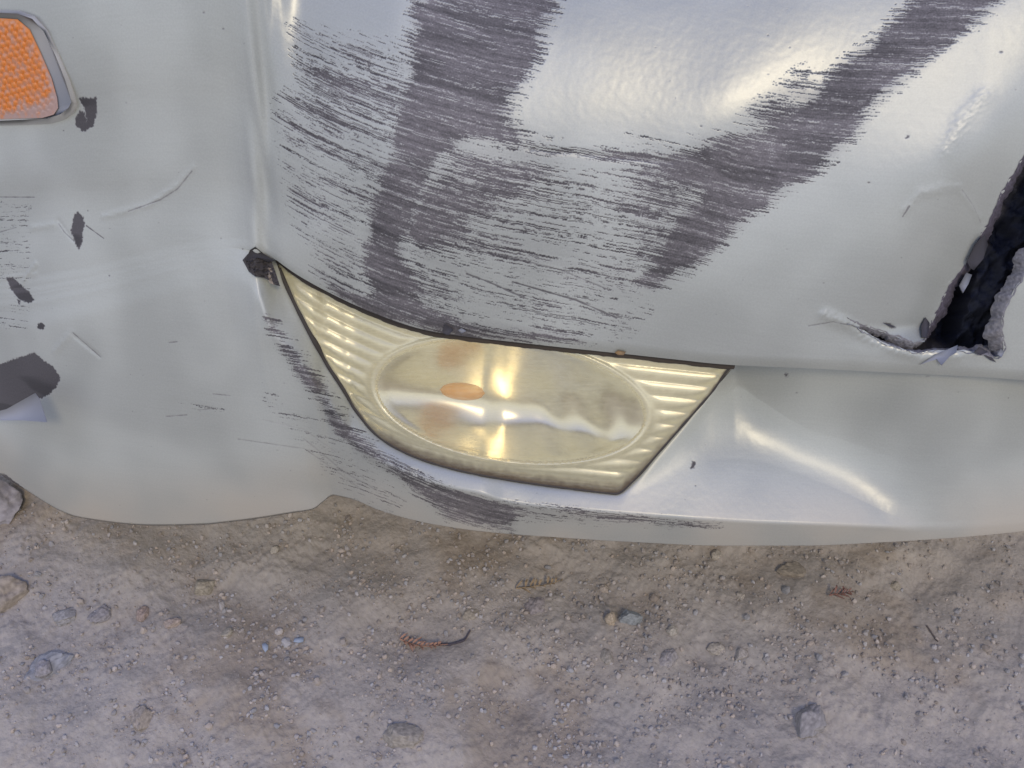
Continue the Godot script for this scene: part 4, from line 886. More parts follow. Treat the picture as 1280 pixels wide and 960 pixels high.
func paint_material() -> StandardMaterial3D:
	# where the scrape went through, and how much of the paint it took there: outline, share, softness of its border
	var zones := [
		[[Vector2(-0.02846, 0.24187), Vector2(0.02869, 0.24385), Vector2(0.01759, 0.16186), Vector2(0.00529, 0.13575), Vector2(0, 0.12446), Vector2(-0.00284, 0.11701), Vector2(0.00534, 0.111), Vector2(0.00071, 0.10562), Vector2(-0.0178, 0.10754), Vector2(-0.02999, 0.10354), Vector2(-0.03413, 0.09557), Vector2(-0.04168, 0.08699), Vector2(-0.04694, 0.077), Vector2(-0.05011, 0.06682), Vector2(-0.04958, 0.05634), Vector2(-0.04559, 0.04559), Vector2(-0.03643, 0.03643), Vector2(-0.02127, 0.029), Vector2(-0.01168, 0.02453), Vector2(-0.03117, 0.02572), Vector2(-0.05427, 0.03256), Vector2(-0.06787, 0.03762), Vector2(-0.06954, 0.04967), Vector2(-0.06953, 0.06389), Vector2(-0.06717, 0.07423), Vector2(-0.06208, 0.08765), Vector2(-0.05552, 0.09915), Vector2(-0.04975, 0.11727), Vector2(-0.04658, 0.13057), Vector2(-0.04202, 0.16109)], 0.96, 0.0065],
		[[Vector2(-0.0952, 0.1563), Vector2(-0.04214, 0.14397), Vector2(-0.04758, 0.11718), Vector2(-0.07156, 0.12165), Vector2(-0.08925, 0.1274)], 0.42, 0.008],
		[[Vector2(-0.10638, 0.12954), Vector2(-0.08982, 0.13077), Vector2(-0.04989, 0.11226), Vector2(-0.05887, 0.09157), Vector2(-0.06897, 0.07084), Vector2(-0.07218, 0.03707), Vector2(-0.08837, 0.05456), Vector2(-0.10087, 0.07394), Vector2(-0.10529, 0.1001)], 0.30, 0.006],
		[[Vector2(-0.03391, 0.10423), Vector2(0.00713, 0.10765), Vector2(0.02153, 0.09759), Vector2(0, 0.0795), Vector2(-0.02211, 0.06929), Vector2(-0.0451, 0.0545), Vector2(-0.052, 0.06686), Vector2(-0.04365, 0.08367)], 0.60, 0.012],
		[[Vector2(-0.03572, 0.10358), Vector2(-0.00535, 0.10627), Vector2(-0.01276, 0.07948), Vector2(-0.03942, 0.05443), Vector2(-0.05221, 0.0634), Vector2(-0.04365, 0.08367)], 0.76, 0.014],
		[[Vector2(-0.04351, 0.08703), Vector2(0, 0.09626), Vector2(0.0682, 0.09512), Vector2(0.08716, 0.07917), Vector2(0.06562, 0.05062), Vector2(0.0519, 0.03075), Vector2(0.03823, 0.03632), Vector2(-0.015, 0.05436), Vector2(-0.03066, 0.03641), Vector2(-0.05138, 0.04567)], 0.33, 0.015],
		[[Vector2(-0.04122, 0.05621), Vector2(0.02244, 0.0561), Vector2(0.05725, 0.03626), Vector2(0.03494, 0.02407), Vector2(-0.03084, 0.03161)], 0.14, 0.012],
		[[Vector2(0.0571, 0.10421), Vector2(0.07862, 0.10078), Vector2(0.09363, 0.08822), Vector2(0.0755, 0.06629), Vector2(0.06207, 0.04815), Vector2(0.04815, 0.06297), Vector2(0.03815, 0.08176)], 0.42, 0.014],
		[[Vector2(0.25014, 0.19874), Vector2(0.19297, 0.15162), Vector2(0.1608, 0.12515), Vector2(0.14879, 0.1093), Vector2(0.13868, 0.09779), Vector2(0.12385, 0.08795), Vector2(0.11051, 0.07899), Vector2(0.09563, 0.06547), Vector2(0.08278, 0.05407), Vector2(0.06602, 0.04527), Vector2(0.05945, 0.04816), Vector2(0.06952, 0.06287), Vector2(0.07586, 0.07586), Vector2(0.08834, 0.08726), Vector2(0.07568, 0.08937), Vector2(0.06157, 0.09951), Vector2(0.07772, 0.10481), Vector2(0.09413, 0.10869), Vector2(0.11317, 0.11317), Vector2(0.12148, 0.12042), Vector2(0.12983, 0.12632), Vector2(0.16145, 0.15277), Vector2(0.20612, 0.19925)], 0.97, 0.0055],
		[[Vector2(0.10427, 0.11664), Vector2(0.1278, 0.1348), Vector2(0.14193, 0.12441), Vector2(0.11336, 0.10982)], 0.5, 0.008],
		[[Vector2(0.06434, 0.10151), Vector2(0.07769, 0.10548), Vector2(0.11317, 0.11317), Vector2(0.09316, 0.09495)], 0.7, 0.006],
		[[Vector2(0, 0.10696), Vector2(0.00713, 0.10631), Vector2(0.04285, 0.10356), Vector2(0.07506, 0.1008), Vector2(0.0752, 0.09811), Vector2(0.04294, 0.10054), Vector2(0.00357, 0.10362)], 0.75, 0.002],
		[[Vector2(-0.09451, 0.05478), Vector2(-0.07706, 0.04624), Vector2(-0.05388, 0.03733), Vector2(-0.03087, 0.03087), Vector2(0, 0.02713), Vector2(0.02329, 0.02485), Vector2(0.03424, 0.02218), Vector2(0, 0.02082), Vector2(-0.03131, 0.02348), Vector2(-0.06252, 0.03204), Vector2(-0.086, 0.04261)], 0.86, 0.004],
		[[Vector2(-0.12082, 0.03361), Vector2(-0.1155, 0.02504), Vector2(-0.1076, 0.01549), Vector2(-0.0985, -0.00083), Vector2(-0.08534, -0.02347), Vector2(-0.06588, -0.03936), Vector2(-0.04689, -0.0486), Vector2(-0.03409, -0.0554), Vector2(-0.01709, -0.06067), Vector2(-0.03469, -0.06417), Vector2(-0.0604, -0.05177), Vector2(-0.09406, -0.02651), Vector2(-0.10514, -0.00082), Vector2(-0.11459, 0.01422), Vector2(-0.12048, 0.02731)], 0.80, 0.004],
		[[Vector2(-0.07625, -0.03427), Vector2(-0.04689, -0.05073), Vector2(-0.01709, -0.06067), Vector2(0.0043, -0.06616), Vector2(0, -0.08056), Vector2(-0.03536, -0.07382), Vector2(-0.05822, -0.05261)], 0.92, 0.004],
		[[Vector2(-0.01709, -0.06067), Vector2(0.05143, -0.06942), Vector2(0.11201, -0.07539), Vector2(0.09954, -0.07747), Vector2(0.04335, -0.07456), Vector2(0, -0.07329)], 0.55, 0.003],
		[[Vector2(-0.1271, -0.00847), Vector2(-0.09429, -0.02786), Vector2(-0.06167, -0.06255), Vector2(-0.07713, -0.07259), Vector2(-0.10535, -0.03951)], 0.10, 0.010],
		[[Vector2(-0.19596, 0), Vector2(-0.14443, 0), Vector2(-0.14496, -0.02636), Vector2(-0.19671, -0.02235)], 0.016, 0.012],
		[[Vector2(-0.28762, 0.10459), Vector2(-0.25315, 0.09704), Vector2(-0.269, 0.0269), Vector2(-0.30695, 0.0279)], 0.025, 0.010],
	]
	var lw := TEX_W / 8
	var lh := TEX_H / 8
	var share := PackedByteArray()
	share.resize(lw * lh)
	for z in zones:
		var poly := PackedVector2Array()
		for p in z[0]:
			poly.append(to_texel(p) / 8.0)
		var soft: float = z[2] / TEXEL / 8.0
		var box := bounds(poly).grow(soft)
		for y in range(maxi(0, int(box.position.y)), mini(lh, int(box.end.y) + 1)):
			for x in range(maxi(0, int(box.position.x)), mini(lw, int(box.end.x) + 1)):
				var d := poly_dist(Vector2(x + 0.5, y + 0.5), poly)
				if d < soft:
					var s := int(255.0 * float(z[1]) * (1.0 - smooth(-soft, soft, d)))
					if s > share[y * lw + x]:
						share[y * lw + x] = s
	var share_image := Image.create_from_data(lw, lh, false, Image.FORMAT_L8, share)
	share_image.resize(TEX_W, TEX_H, Image.INTERPOLATE_CUBIC)
	share = share_image.get_data()

	var fine := noise_bytes(TEX_W / 52, TEX_H, 0.46, 2, 71, TEX_W, TEX_H)
	var coarse := noise_bytes(TEX_W / 48, TEX_H, 0.10, 3, 72, TEX_W, TEX_H)
	var broken := noise_bytes(TEX_W / 4, TEX_H, 0.22, 2, 73, TEX_W, TEX_H)
	var grain := noise_bytes(TEX_W, TEX_H, 0.28, 2, 74, TEX_W, TEX_H)
	var clump := noise_bytes(TEX_W / 16, TEX_H / 4, 0.06, 2, 78, TEX_W, TEX_H)
	var peel := noise_bytes(TEX_W / 2, TEX_H / 2, 0.11, 2, 75, TEX_W, TEX_H)
	var cloud := noise_bytes(TEX_W / 16, TEX_H / 16, 0.05, 3, 76, TEX_W, TEX_H)
	var brow_drop := shear_table([[Vector2(-0.28243, 0.07943).x, 2.0], [Vector2(-0.14378, 0.08938).x, 4.0], [Vector2(-0.11582, 0.10461).x, 34.0], [Vector2(-0.08782, 0.10245).x, 28.0], [Vector2(-0.05766, 0.10091).x, 20.0], [Vector2(-0.02886, 0.0902).x, 14.0], [Vector2(0.02178, 0.08351).x, 9.0], [Vector2(0.06523, 0.08335).x, 12.0], [Vector2(0.09401, 0.08317).x, 13.0], [Vector2(0.12805, 0.0996).x, 8.0], [Vector2(0.16297, 0.0992).x, 4.0]])
	var lip_drop := shear_table([[Vector2(-0.12025, 0.03207).x, 8.0], [Vector2(-0.08207, -0.03888).x, 18.0], [Vector2(-0.0569, -0.06128).x, 24.0], [Vector2(-0.03511, -0.07022).x, 20.0], [Vector2(0.00432, -0.06915).x, 10.0], [Vector2(0.06891, -0.07321).x, 4.0]])

	# single chips and hairlines
	var marks := PackedByteArray()
	marks.resize(TEX_W * TEX_H)
	for chip in [
		[Vector2(-0.22623, 0.08752), Vector2(-0.22336, 0.08885), Vector2(-0.22059, 0.0856), Vector2(-0.22028, 0.0825), Vector2(-0.22261, 0.07876), Vector2(-0.22292, 0.07486), Vector2(-0.2264, 0.07031), Vector2(-0.22831, 0.0736), Vector2(-0.22884, 0.076), Vector2(-0.23005, 0.08002)], [Vector2(-0.28211, 0.05937), Vector2(-0.27707, 0.0595), Vector2(-0.27287, 0.05581), Vector2(-0.26635, 0.05115), Vector2(-0.26295, 0.04625), Vector2(-0.26759, 0.04475), Vector2(-0.27458, 0.04725), Vector2(-0.27976, 0.05273)], [Vector2(-0.2631, 0.03328), Vector2(-0.25978, 0.03402), Vector2(-0.25703, 0.03218), Vector2(-0.25937, 0.0301), Vector2(-0.26303, 0.03066)],
		[Vector2(-0.3242, 0.0143), Vector2(-0.29874, 0.01167), Vector2(-0.28623, 0.01473), Vector2(-0.27685, 0.01639), Vector2(-0.26947, 0.01805), Vector2(-0.26375, 0.0135), Vector2(-0.25739, 0.00986), Vector2(-0.25403, 0.0036), Vector2(-0.25847, -0.00181), Vector2(-0.26438, -0.00549), Vector2(-0.28051, -0.01169), Vector2(-0.29508, -0.01618), Vector2(-0.30917, -0.01836), Vector2(-0.3361, -0.0173)], [Vector2(-0.21451, 0.1302), Vector2(-0.2107, 0.1332), Vector2(-0.20808, 0.13224), Vector2(-0.20762, 0.12878), Vector2(-0.21137, 0.12572), Vector2(-0.21499, 0.12679)],
		[Vector2(-0.20962, 0.13846), Vector2(-0.19947, 0.13733), Vector2(-0.20067, 0.13146), Vector2(-0.20462, 0.12574), Vector2(-0.21089, 0.12394), Vector2(-0.21327, 0.12591), Vector2(-0.20762, 0.12878), Vector2(-0.20742, 0.13284)], [Vector2(0.09756, -0.04163), Vector2(0.09932, -0.04207), Vector2(0.0983, -0.04547), Vector2(0.09654, -0.04546)], [Vector2(0.1442, 0.00592), Vector2(0.14536, 0.00549), Vector2(0.14544, 0.00382), Vector2(0.14427, 0.00424)], [Vector2(-0.32402, -0.05468), Vector2(-0.31819, -0.05758), Vector2(-0.30742, -0.06552), Vector2(-0.29921, -0.07241), Vector2(-0.30205, -0.0745), Vector2(-0.31345, -0.06775), Vector2(-0.32497, -0.06093)],
		[Vector2(0.17249, 0.10842), Vector2(0.17346, 0.10907), Vector2(0.17391, 0.10808), Vector2(0.1729, 0.10775)], [Vector2(-0.27645, 0.04734), Vector2(-0.27352, 0.04633), Vector2(-0.27519, 0.04423)], [Vector2(0.17908, 0.02959), Vector2(0.18225, 0.02886), Vector2(0.18557, 0.02738), Vector2(0.18181, 0.02739)],
	]:
		var poly := PackedVector2Array()
		for p in chip:
			poly.append(to_texel(p))
		var box := bounds(poly).grow(3)
		for y in range(maxi(0, int(box.position.y)), mini(TEX_H, int(box.end.y) + 1)):
			for x in range(maxi(0, int(box.position.x)), mini(TEX_W, int(box.end.x) + 1)):
				var q := Vector2(x + 2.6 * wobble.get_noise_2d(x * 0.16, y * 0.16), y + 2.6 * wobble.get_noise_2d(x * 0.16, y * 0.16 + 50))
				var d := poly_dist(q, poly)
				if d < 1.0:
					marks[y * TEX_W + x] = maxi(marks[y * TEX_W + x], int(255.0 * clampf(0.5 - 0.5 * d, 0, 1)))
	for hair in [
		[[Vector2(-0.21946, 0.08168), Vector2(-0.20989, 0.0749)], 1.1, 0.8], [[Vector2(-0.23761, 0.08408), Vector2(-0.23437, 0.07952), Vector2(-0.22909, 0.07483)], 0.8, 0.5], [[Vector2(-0.19312, 0.0869), Vector2(-0.17413, 0.09102), Vector2(-0.16346, 0.09542), Vector2(-0.15422, 0.10256)], 0.9, 0.55], [[Vector2(-0.23828, 0.02783), Vector2(-0.23055, 0.02088), Vector2(-0.22383, 0.01481)], 0.9, 0.6], [[Vector2(-0.27634, 0.10104), Vector2(-0.25155, 0.09843)], 0.9, 0.6], [[Vector2(-0.28137, 0.08353), Vector2(-0.26864, 0.08493)], 0.8, 0.5],
		[[Vector2(0.14126, 0.02787), Vector2(0.15215, 0.02967), Vector2(0.16767, 0.02668)], 0.7, 0.55], [[Vector2(0.20152, 0.08703), Vector2(0.20949, 0.08165), Vector2(0.21679, 0.0749)], 0.7, 0.3], [[Vector2(-0.02143, 0.05189), Vector2(-0.01133, 0.04834), Vector2(0.00571, 0.04114)], 1.3, 0.7], [[Vector2(-0.00745, 0.06068), Vector2(0.0225, 0.05363), Vector2(0.0454, 0.04464)], 0.9, 0.6], [[Vector2(0, 0.04834), Vector2(0.03047, 0.03999), Vector2(0.04992, 0.03187)], 1.2, 0.8], [[Vector2(-0.1505, -0.0301), Vector2(-0.11343, -0.0349), Vector2(-0.09371, -0.05176), Vector2(-0.08291, -0.06005)], 1.0, 0.35],
		[[Vector2(-0.11245, -0.02941), Vector2(-0.09319, -0.04882), Vector2(-0.0753, -0.05847)], 1.6, 0.35], [[Vector2(-0.13391, -0.01901), Vector2(-0.11149, -0.02401), Vector2(-0.09588, -0.03704)], 1.0, 0.25], [[Vector2(0.17604, 0.07575), Vector2(0.17788, 0.07978)], 1.3, 0.6], [[Vector2(-0.19065, -0.01773), Vector2(-0.17782, -0.01673)], 0.9, 0.5], [[Vector2(-0.17055, -0.01399), Vector2(-0.16007, -0.01305)], 0.9, 0.5], [[Vector2(-0.16025, -0.00517), Vector2(-0.15029, -0.00601)], 0.9, 0.5], [[Vector2(-0.18049, 0.02193), Vector2(-0.17574, 0.02228)], 1.0, 0.5],
	]:
		var pts := []
		for p in hair[0]:
			pts.append(to_texel(p))
		for p in resample(pts, 0.5):
			var w: float = hair[1] * (1.0 + 0.7 * wobble.get_noise_2d(p.x * 0.05, p.y * 0.05))
			for y in range(int(p.y - w), int(p.y + w) + 2):
				for x in range(int(p.x - w), int(p.x + w) + 2):
					if x >= 0 and y >= 0 and x < TEX_W and y < TEX_H:
						var s := int(255.0 * float(hair[2]) * clampf(w + 0.5 - Vector2(x, y).distance_to(p), 0, 1))
						if s > marks[y * TEX_W + x]:
							marks[y * TEX_W + x] = s

	# flecks of dirt and stone chips all over
	for k in 420:
		var p := Vector2(rng.randf() * TEX_W, rng.randf() * TEX_H)
		var w := 0.4 + 1.0 * rng.randf() ** 4.0
		var strength := rng.randf_range(0.15, 0.75)
		var stretch_x := rng.randf_range(1.0, 2.2)
		for y in range(int(p.y) - 3, int(p.y) + 4):
			for x in range(int(p.x) - 5, int(p.x) + 6):
				if x >= 0 and y >= 0 and x < TEX_W and y < TEX_H:
					var d := Vector2((x - p.x) / stretch_x, y - p.y).length()
					marks[y * TEX_W + x] = maxi(marks[y * TEX_W + x], int(255.0 * strength * clampf(w + 0.5 - d, 0, 1)))
	var brow := PackedInt32Array()
	var waver := PackedInt32Array()
	var foot := PackedInt32Array()
	for c in TEX_W:
		brow.append(int((TEX_TOP - at("c1", TEX_X + c * TEXEL).x) / TEXEL))
		foot.append(int((TEX_TOP - at("cb", TEX_X + c * TEXEL).x) / TEXEL))
		waver.append(int(7.0 * wobble.get_noise_1d(c * 0.0024)))
	var color := PackedByteArray()
	color.resize(TEX_W * TEX_H * 3)
	var look := PackedByteArray()
	look.resize(TEX_W * TEX_H * 3)
	for y in TEX_H:
		for x in TEX_W:
			var i := y * TEX_W + x
			var drop := (lip_drop[x] if y > brow[x] else brow_drop[x]) + waver[x]
			var j := posmod(y - drop, TEX_H) * TEX_W + x
			var bare := 0.0
			var s := share[i]
			if s > 3:
				var n := 0.42 * fine[j] + 0.22 * coarse[j] + 0.22 * broken[j] + 0.14 * grain[i]
				# the mix of four layers gathers round the middle; spread it again
				n = 127.5 + (n - 127.5) * 1.85
				var sc := s * 1.04
				sc *= lerpf(0.35 + 1.3 * clump[j] / 255.0, 1.0, smoothstep(120.0, 245.0, s))
				bare = clampf((sc - n) / 60.0 + 0.40, 0.0, 1.0)
			bare = maxf(bare, 0.30 * s / 255.0 * coarse[j] / 255.0 + 0.10 * s / 255.0)
			bare = maxf(bare, marks[i] / 255.0)
			var lower := 1.0 - 0.22 * smoothstep(0.0, 1.0, marks[i] / 255.0)
			if clump[j] < 96:
				lower -= 0.16 * smoothstep(96.0, 40.0, clump[j])
			var tone := 1.0 + 0.05 * (cloud[i] - 128) / 128.0 + 0.018 * (grain[i] - 128) / 128.0 + 0.008 * (fine[j] - 128) / 128.0
			var mark := marks[i] / 255.0
			var rim := 2.4 * mark * (1.0 - mark)
			var under := 1.0 + 0.07 * (cloud[i] - 128) / 128.0 + 0.05 * (grain[i] - 128) / 128.0 if mark > 0.5 else 1.0 + 0.12 * (coarse[j] - 128) / 128.0 + 0.12 * (fine[j] - 128) / 128.0 + 0.10 * (grain[i] - 128) / 128.0 + 0.10 * (cloud[i] - 128) / 128.0 + 0.08 * (broken[j] - 128) / 128.0
			var dust := 0.0
			if foot[x] - y < 150:
				dust = (0.10 + 0.45 * cloud[i] / 255.0) * smoothstep(150.0, 0.0, foot[x] - y) * (1.0 - 0.6 * bare)
			tone += 0.10 * rim
			color[i * 3] = int(clampf(lerpf(lerpf(173.0 * tone, lower * 101.0 * under, bare), 188.0, dust), 0, 255))
			color[i * 3 + 1] = int(clampf(lerpf(lerpf(175.5 * tone, lower * 97.0 * under, bare), 173.0, dust), 0, 255))
			color[i * 3 + 2] = int(clampf(lerpf(lerpf(167.0 * tone, lower * 97.0 * under, bare), 152.0, dust), 0, 255))
			look[i * 3] = int(clampf(170.0 - 110.0 * bare + 0.085 * (peel[i] - 128) * (1.0 - bare) + 0.10 * (fine[j] - 128) * bare, 0, 255))
			look[i * 3 + 1] = int(255.0 * lerpf(0.39 + 0.05 * (cloud[i] - 128) / 128.0, 0.72, bare))
			look[i * 3 + 2] = int(255.0 * lerpf(0.18, 0.0, bare))
	var m := StandardMaterial3D.new()
	m.albedo_texture = ImageTexture.create_from_image(Image.create_from_data(TEX_W, TEX_H, false, Image.FORMAT_RGB8, color))
	var look_texture := ImageTexture.create_from_image(Image.create_from_data(TEX_W, TEX_H, false, Image.FORMAT_RGB8, look))
	m.roughness = 1.0
	m.roughness_texture = look_texture
	m.roughness_texture_channel = BaseMaterial3D.TEXTURE_CHANNEL_GREEN
	m.metallic = 1.0
	m.metallic_texture = look_texture
	m.metallic_texture_channel = BaseMaterial3D.TEXTURE_CHANNEL_BLUE
	m.heightmap_enabled = true
	m.heightmap_texture = look_texture
	m.heightmap_scale = 0.035
	m.texture_repeat = false
	return m


# ------------------------------------------------------------------ ground

func ground_y(x: float, z: float) -> float:
	var fade := smooth(1.6, 0.5, Vector2(x, z).length())
	var h := 0.010 * dirt_noise.get_noise_2d(x, z)
	if fade <= 0:
		return h
	var clod := clod_noise.get_noise_2d(x, z)
	var rough := 0.55 + 0.6 * smooth(-0.3, 0.35, dirt_noise.get_noise_2d(x * 0.8 + 7.0, z * 0.8))
	h += fade * rough * 0.0006 * clod
	var crumb := crumb_noise.get_noise_2d(x + 0.004 * clod, z)
	h += fade * rough * 0.0016 * smooth(0.1, -0.9, crumb) * smooth(-0.25, 0.3, clod_noise.get_noise_2d(x * 0.35 + 3.0, z * 0.35))
	h += fade * (0.0003 + 0.0005 * rough) * clod_noise.get_noise_2d(x * 2.0, z * 2.0)
	return h


func stretch(n_in: int, half: float, reach: float, n_out: int) -> PackedFloat32Array:
	var out := PackedFloat32Array()
	for i in range(n_out, 0, -1):
		out.append(-half - (reach - half) * (float(i) / n_out) ** 2.7)
	for i in n_in + 1:
		out.append(lerpf(-half, half, float(i) / n_in))
	for i in range(1, n_out + 1):
		out.append(half + (reach - half) * (float(i) / n_out) ** 2.7)
	return out


func build_ground():
	var xs := stretch(700, 0.40, 150.0, 70)
	var zs := stretch(300, 0.20, 150.0, 70)
	var v := PackedVector3Array()
	var colors := PackedColorArray()
	for x in xs:
		for z in zs:
			v.append(Vector3(x, ground_y(x, z), z))
			var big := dirt_noise.get_noise_2d(x * 0.7 - 3.0, z * 0.7)
			var mid := clod_noise.get_noise_2d(x * 0.5, z * 0.5 + 9.0)
			var fine := clod_noise.get_noise_2d(x * 4.0, z * 4.0 + 2.0)
			var close := smooth(1.0, 0.45, Vector2(x, z).length())
			var tone := 1.0 + 0.10 * big * smooth(4.0, 1.0, Vector2(x, z).length()) + close * (0.12 * mid + 0.16 * fine)
			var c := Color(0.385, 0.343, 0.290).lerp(Color(0.300, 0.254, 0.200), smooth(-0.1, 0.5, big + 0.5 * mid * close) * smooth(3.0, 0.8, Vector2(x, z).length()))
			c = c.lerp(Color(0.350, 0.322, 0.285), 0.5 * smooth(0.0, 0.5, dirt_noise.get_noise_2d(x * 0.5 + 20.0, z * 0.5)))
			colors.append(Color(c.r * tone, c.g * tone, c.b * tone))
	var m := plain(Color.WHITE, 0.95)
	m.vertex_color_use_as_albedo = true
	m.metallic_specular = 0.25
	m.uv1_triplanar = true
	m.uv1_world_triplanar = true
	m.uv1_scale = Vector3(4.2, 4.2, 4.2)
	m.heightmap_enabled = true
	m.heightmap_scale = 0.06
	var grit := FastNoiseLite.new()
	grit.seed = 44
	grit.frequency = 0.075
	grit.fractal_octaves = 4
	grit.fractal_gain = 0.62
	m.heightmap_texture = ImageTexture.create_from_image(grit.get_seamless_image(1024, 1024))
	var ground := put("ground", grid_mesh(v, xs.size(), zs.size(), PackedVector2Array(), colors, PackedByteArray(), true), m, self)
	ground.set_meta("kind", "structure")
	ground.set_meta("label", "dry grey brown dirt ground below the bumper")
	# loose grains
	var grain_mat := plain(Color.WHITE, 0.9)
	grain_mat.vertex_color_use_as_albedo = true
	var gravel := MultiMesh.new()
	gravel.transform_format = MultiMesh.TRANSFORM_3D
	gravel.use_colors = true
	gravel.mesh = rock_mesh(900, 1, 0.6)
	var count := 22000
	gravel.instance_count = count
	var placed := 0
	while placed < count:
		var x := rng.randfn(0.0, 0.26)
		var z := 0.04 + rng.randfn(0.0, 0.15)
		var n := clod_noise.get_noise_2d(x * 0.25 + 40.0, z * 0.25)
		if rng.randf() > smooth(-0.35, 0.4, n) + 0.08:
			continue
		var size := 0.00045 + 0.0019 * rng.randf() ** 3.5
		if rng.randf() < 0.03:
			size *= 1.7
		var basis := Basis.from_euler(Vector3(rng.randf() * TAU, rng.randf() * TAU, rng.randf() * TAU)).scaled_local(Vector3(size, size * rng.randf_range(0.4, 0.8), size * rng.randf_range(0.55, 1.0)))
		gravel.set_instance_transform(placed, Transform3D(basis, Vector3(x, ground_y(x, z) + size * 0.25, z)))
		var g := rng.randf_range(0.22, 0.40)
		var warm := rng.randf_range(0.03, 0.20)
		gravel.set_instance_color(placed, Color(g * (1 + warm), g, g * (1 - warm)))
		placed += 1
	var stuff := MultiMeshInstance3D.new()
	stuff.name = "gravel"
	stuff.multimesh = gravel
	stuff.material_override = grain_mat
	stuff.set_meta("kind", "stuff")
	stuff.set_meta("label", "fine loose gravel grains scattered over the dirt")
	stuff.set_meta("category", "gravel")
	add_child(stuff)


func rock_mesh(salt: int, detail: int, jag: float) -> ArrayMesh:
	# a worn stone: a split icosahedron cut by a few flat faces and roughened
	var n := FastNoiseLite.new()
	n.seed = salt
	n.frequency = 0.8
	n.fractal_octaves = 3
	var r := RandomNumberGenerator.new()
	r.seed = salt
	var t := (1.0 + sqrt(5.0)) / 2.0
	var v := [Vector3(-1, t, 0), Vector3(1, t, 0), Vector3(-1, -t, 0), Vector3(1, -t, 0), Vector3(0, -1, t), Vector3(0, 1, t), Vector3(0, -1, -t), Vector3(0, 1, -t), Vector3(t, 0, -1), Vector3(t, 0, 1), Vector3(-t, 0, -1), Vector3(-t, 0, 1)]
	var f := [[0, 11, 5], [0, 5, 1], [0, 1, 7], [0, 7, 10], [0, 10, 11], [1, 5, 9], [5, 11, 4], [11, 10, 2], [10, 7, 6], [7, 1, 8], [3, 9, 4], [3, 4, 2], [3, 2, 6], [3, 6, 8], [3, 8, 9], [4, 9, 5], [2, 4, 11], [6, 2, 10], [8, 6, 7], [9, 8, 1]]
	var tris := []
	for q in f:
		tris.append([v[q[0]].normalized(), v[q[1]].normalized(), v[q[2]].normalized()])
	for level in detail:
		var more := []
		for q in tris:
			var a: Vector3 = (q[0] + q[1]).normalized()
			var b: Vector3 = (q[1] + q[2]).normalized()
			var c: Vector3 = (q[2] + q[0]).normalized()
			more.append_array([[q[0], a, c], [a, q[1], b], [c, b, q[2]], [a, b, c]])
		tris = more
	var cuts := []
	for k in 7:
		cuts.append([Vector3(r.randf_range(-1, 1), r.randf_range(-1, 1), r.randf_range(-1, 1)).normalized(), r.randf_range(0.62, 0.92)])
	var st := SurfaceTool.new()
	st.begin(Mesh.PRIMITIVE_TRIANGLES)
	st.set_smooth_group(0 if detail > 1 else -1)
	for q in tris:
		var w := []
		for p in q:
			var s: Vector3 = p * (1.0 + jag * n.get_noise_3dv(p))
			for c in cuts:
				var over: float = s.dot(c[0]) - c[1]
				if over > 0:
					s -= c[0] * over * 0.9
			w.append(s * (1.0 + 0.05 * n.get_noise_3dv(p * 4.0)))
		for k in [0, 2, 1]:
			st.add_vertex(w[k])
	st.index()
	st.generate_normals()
	return st.commit()


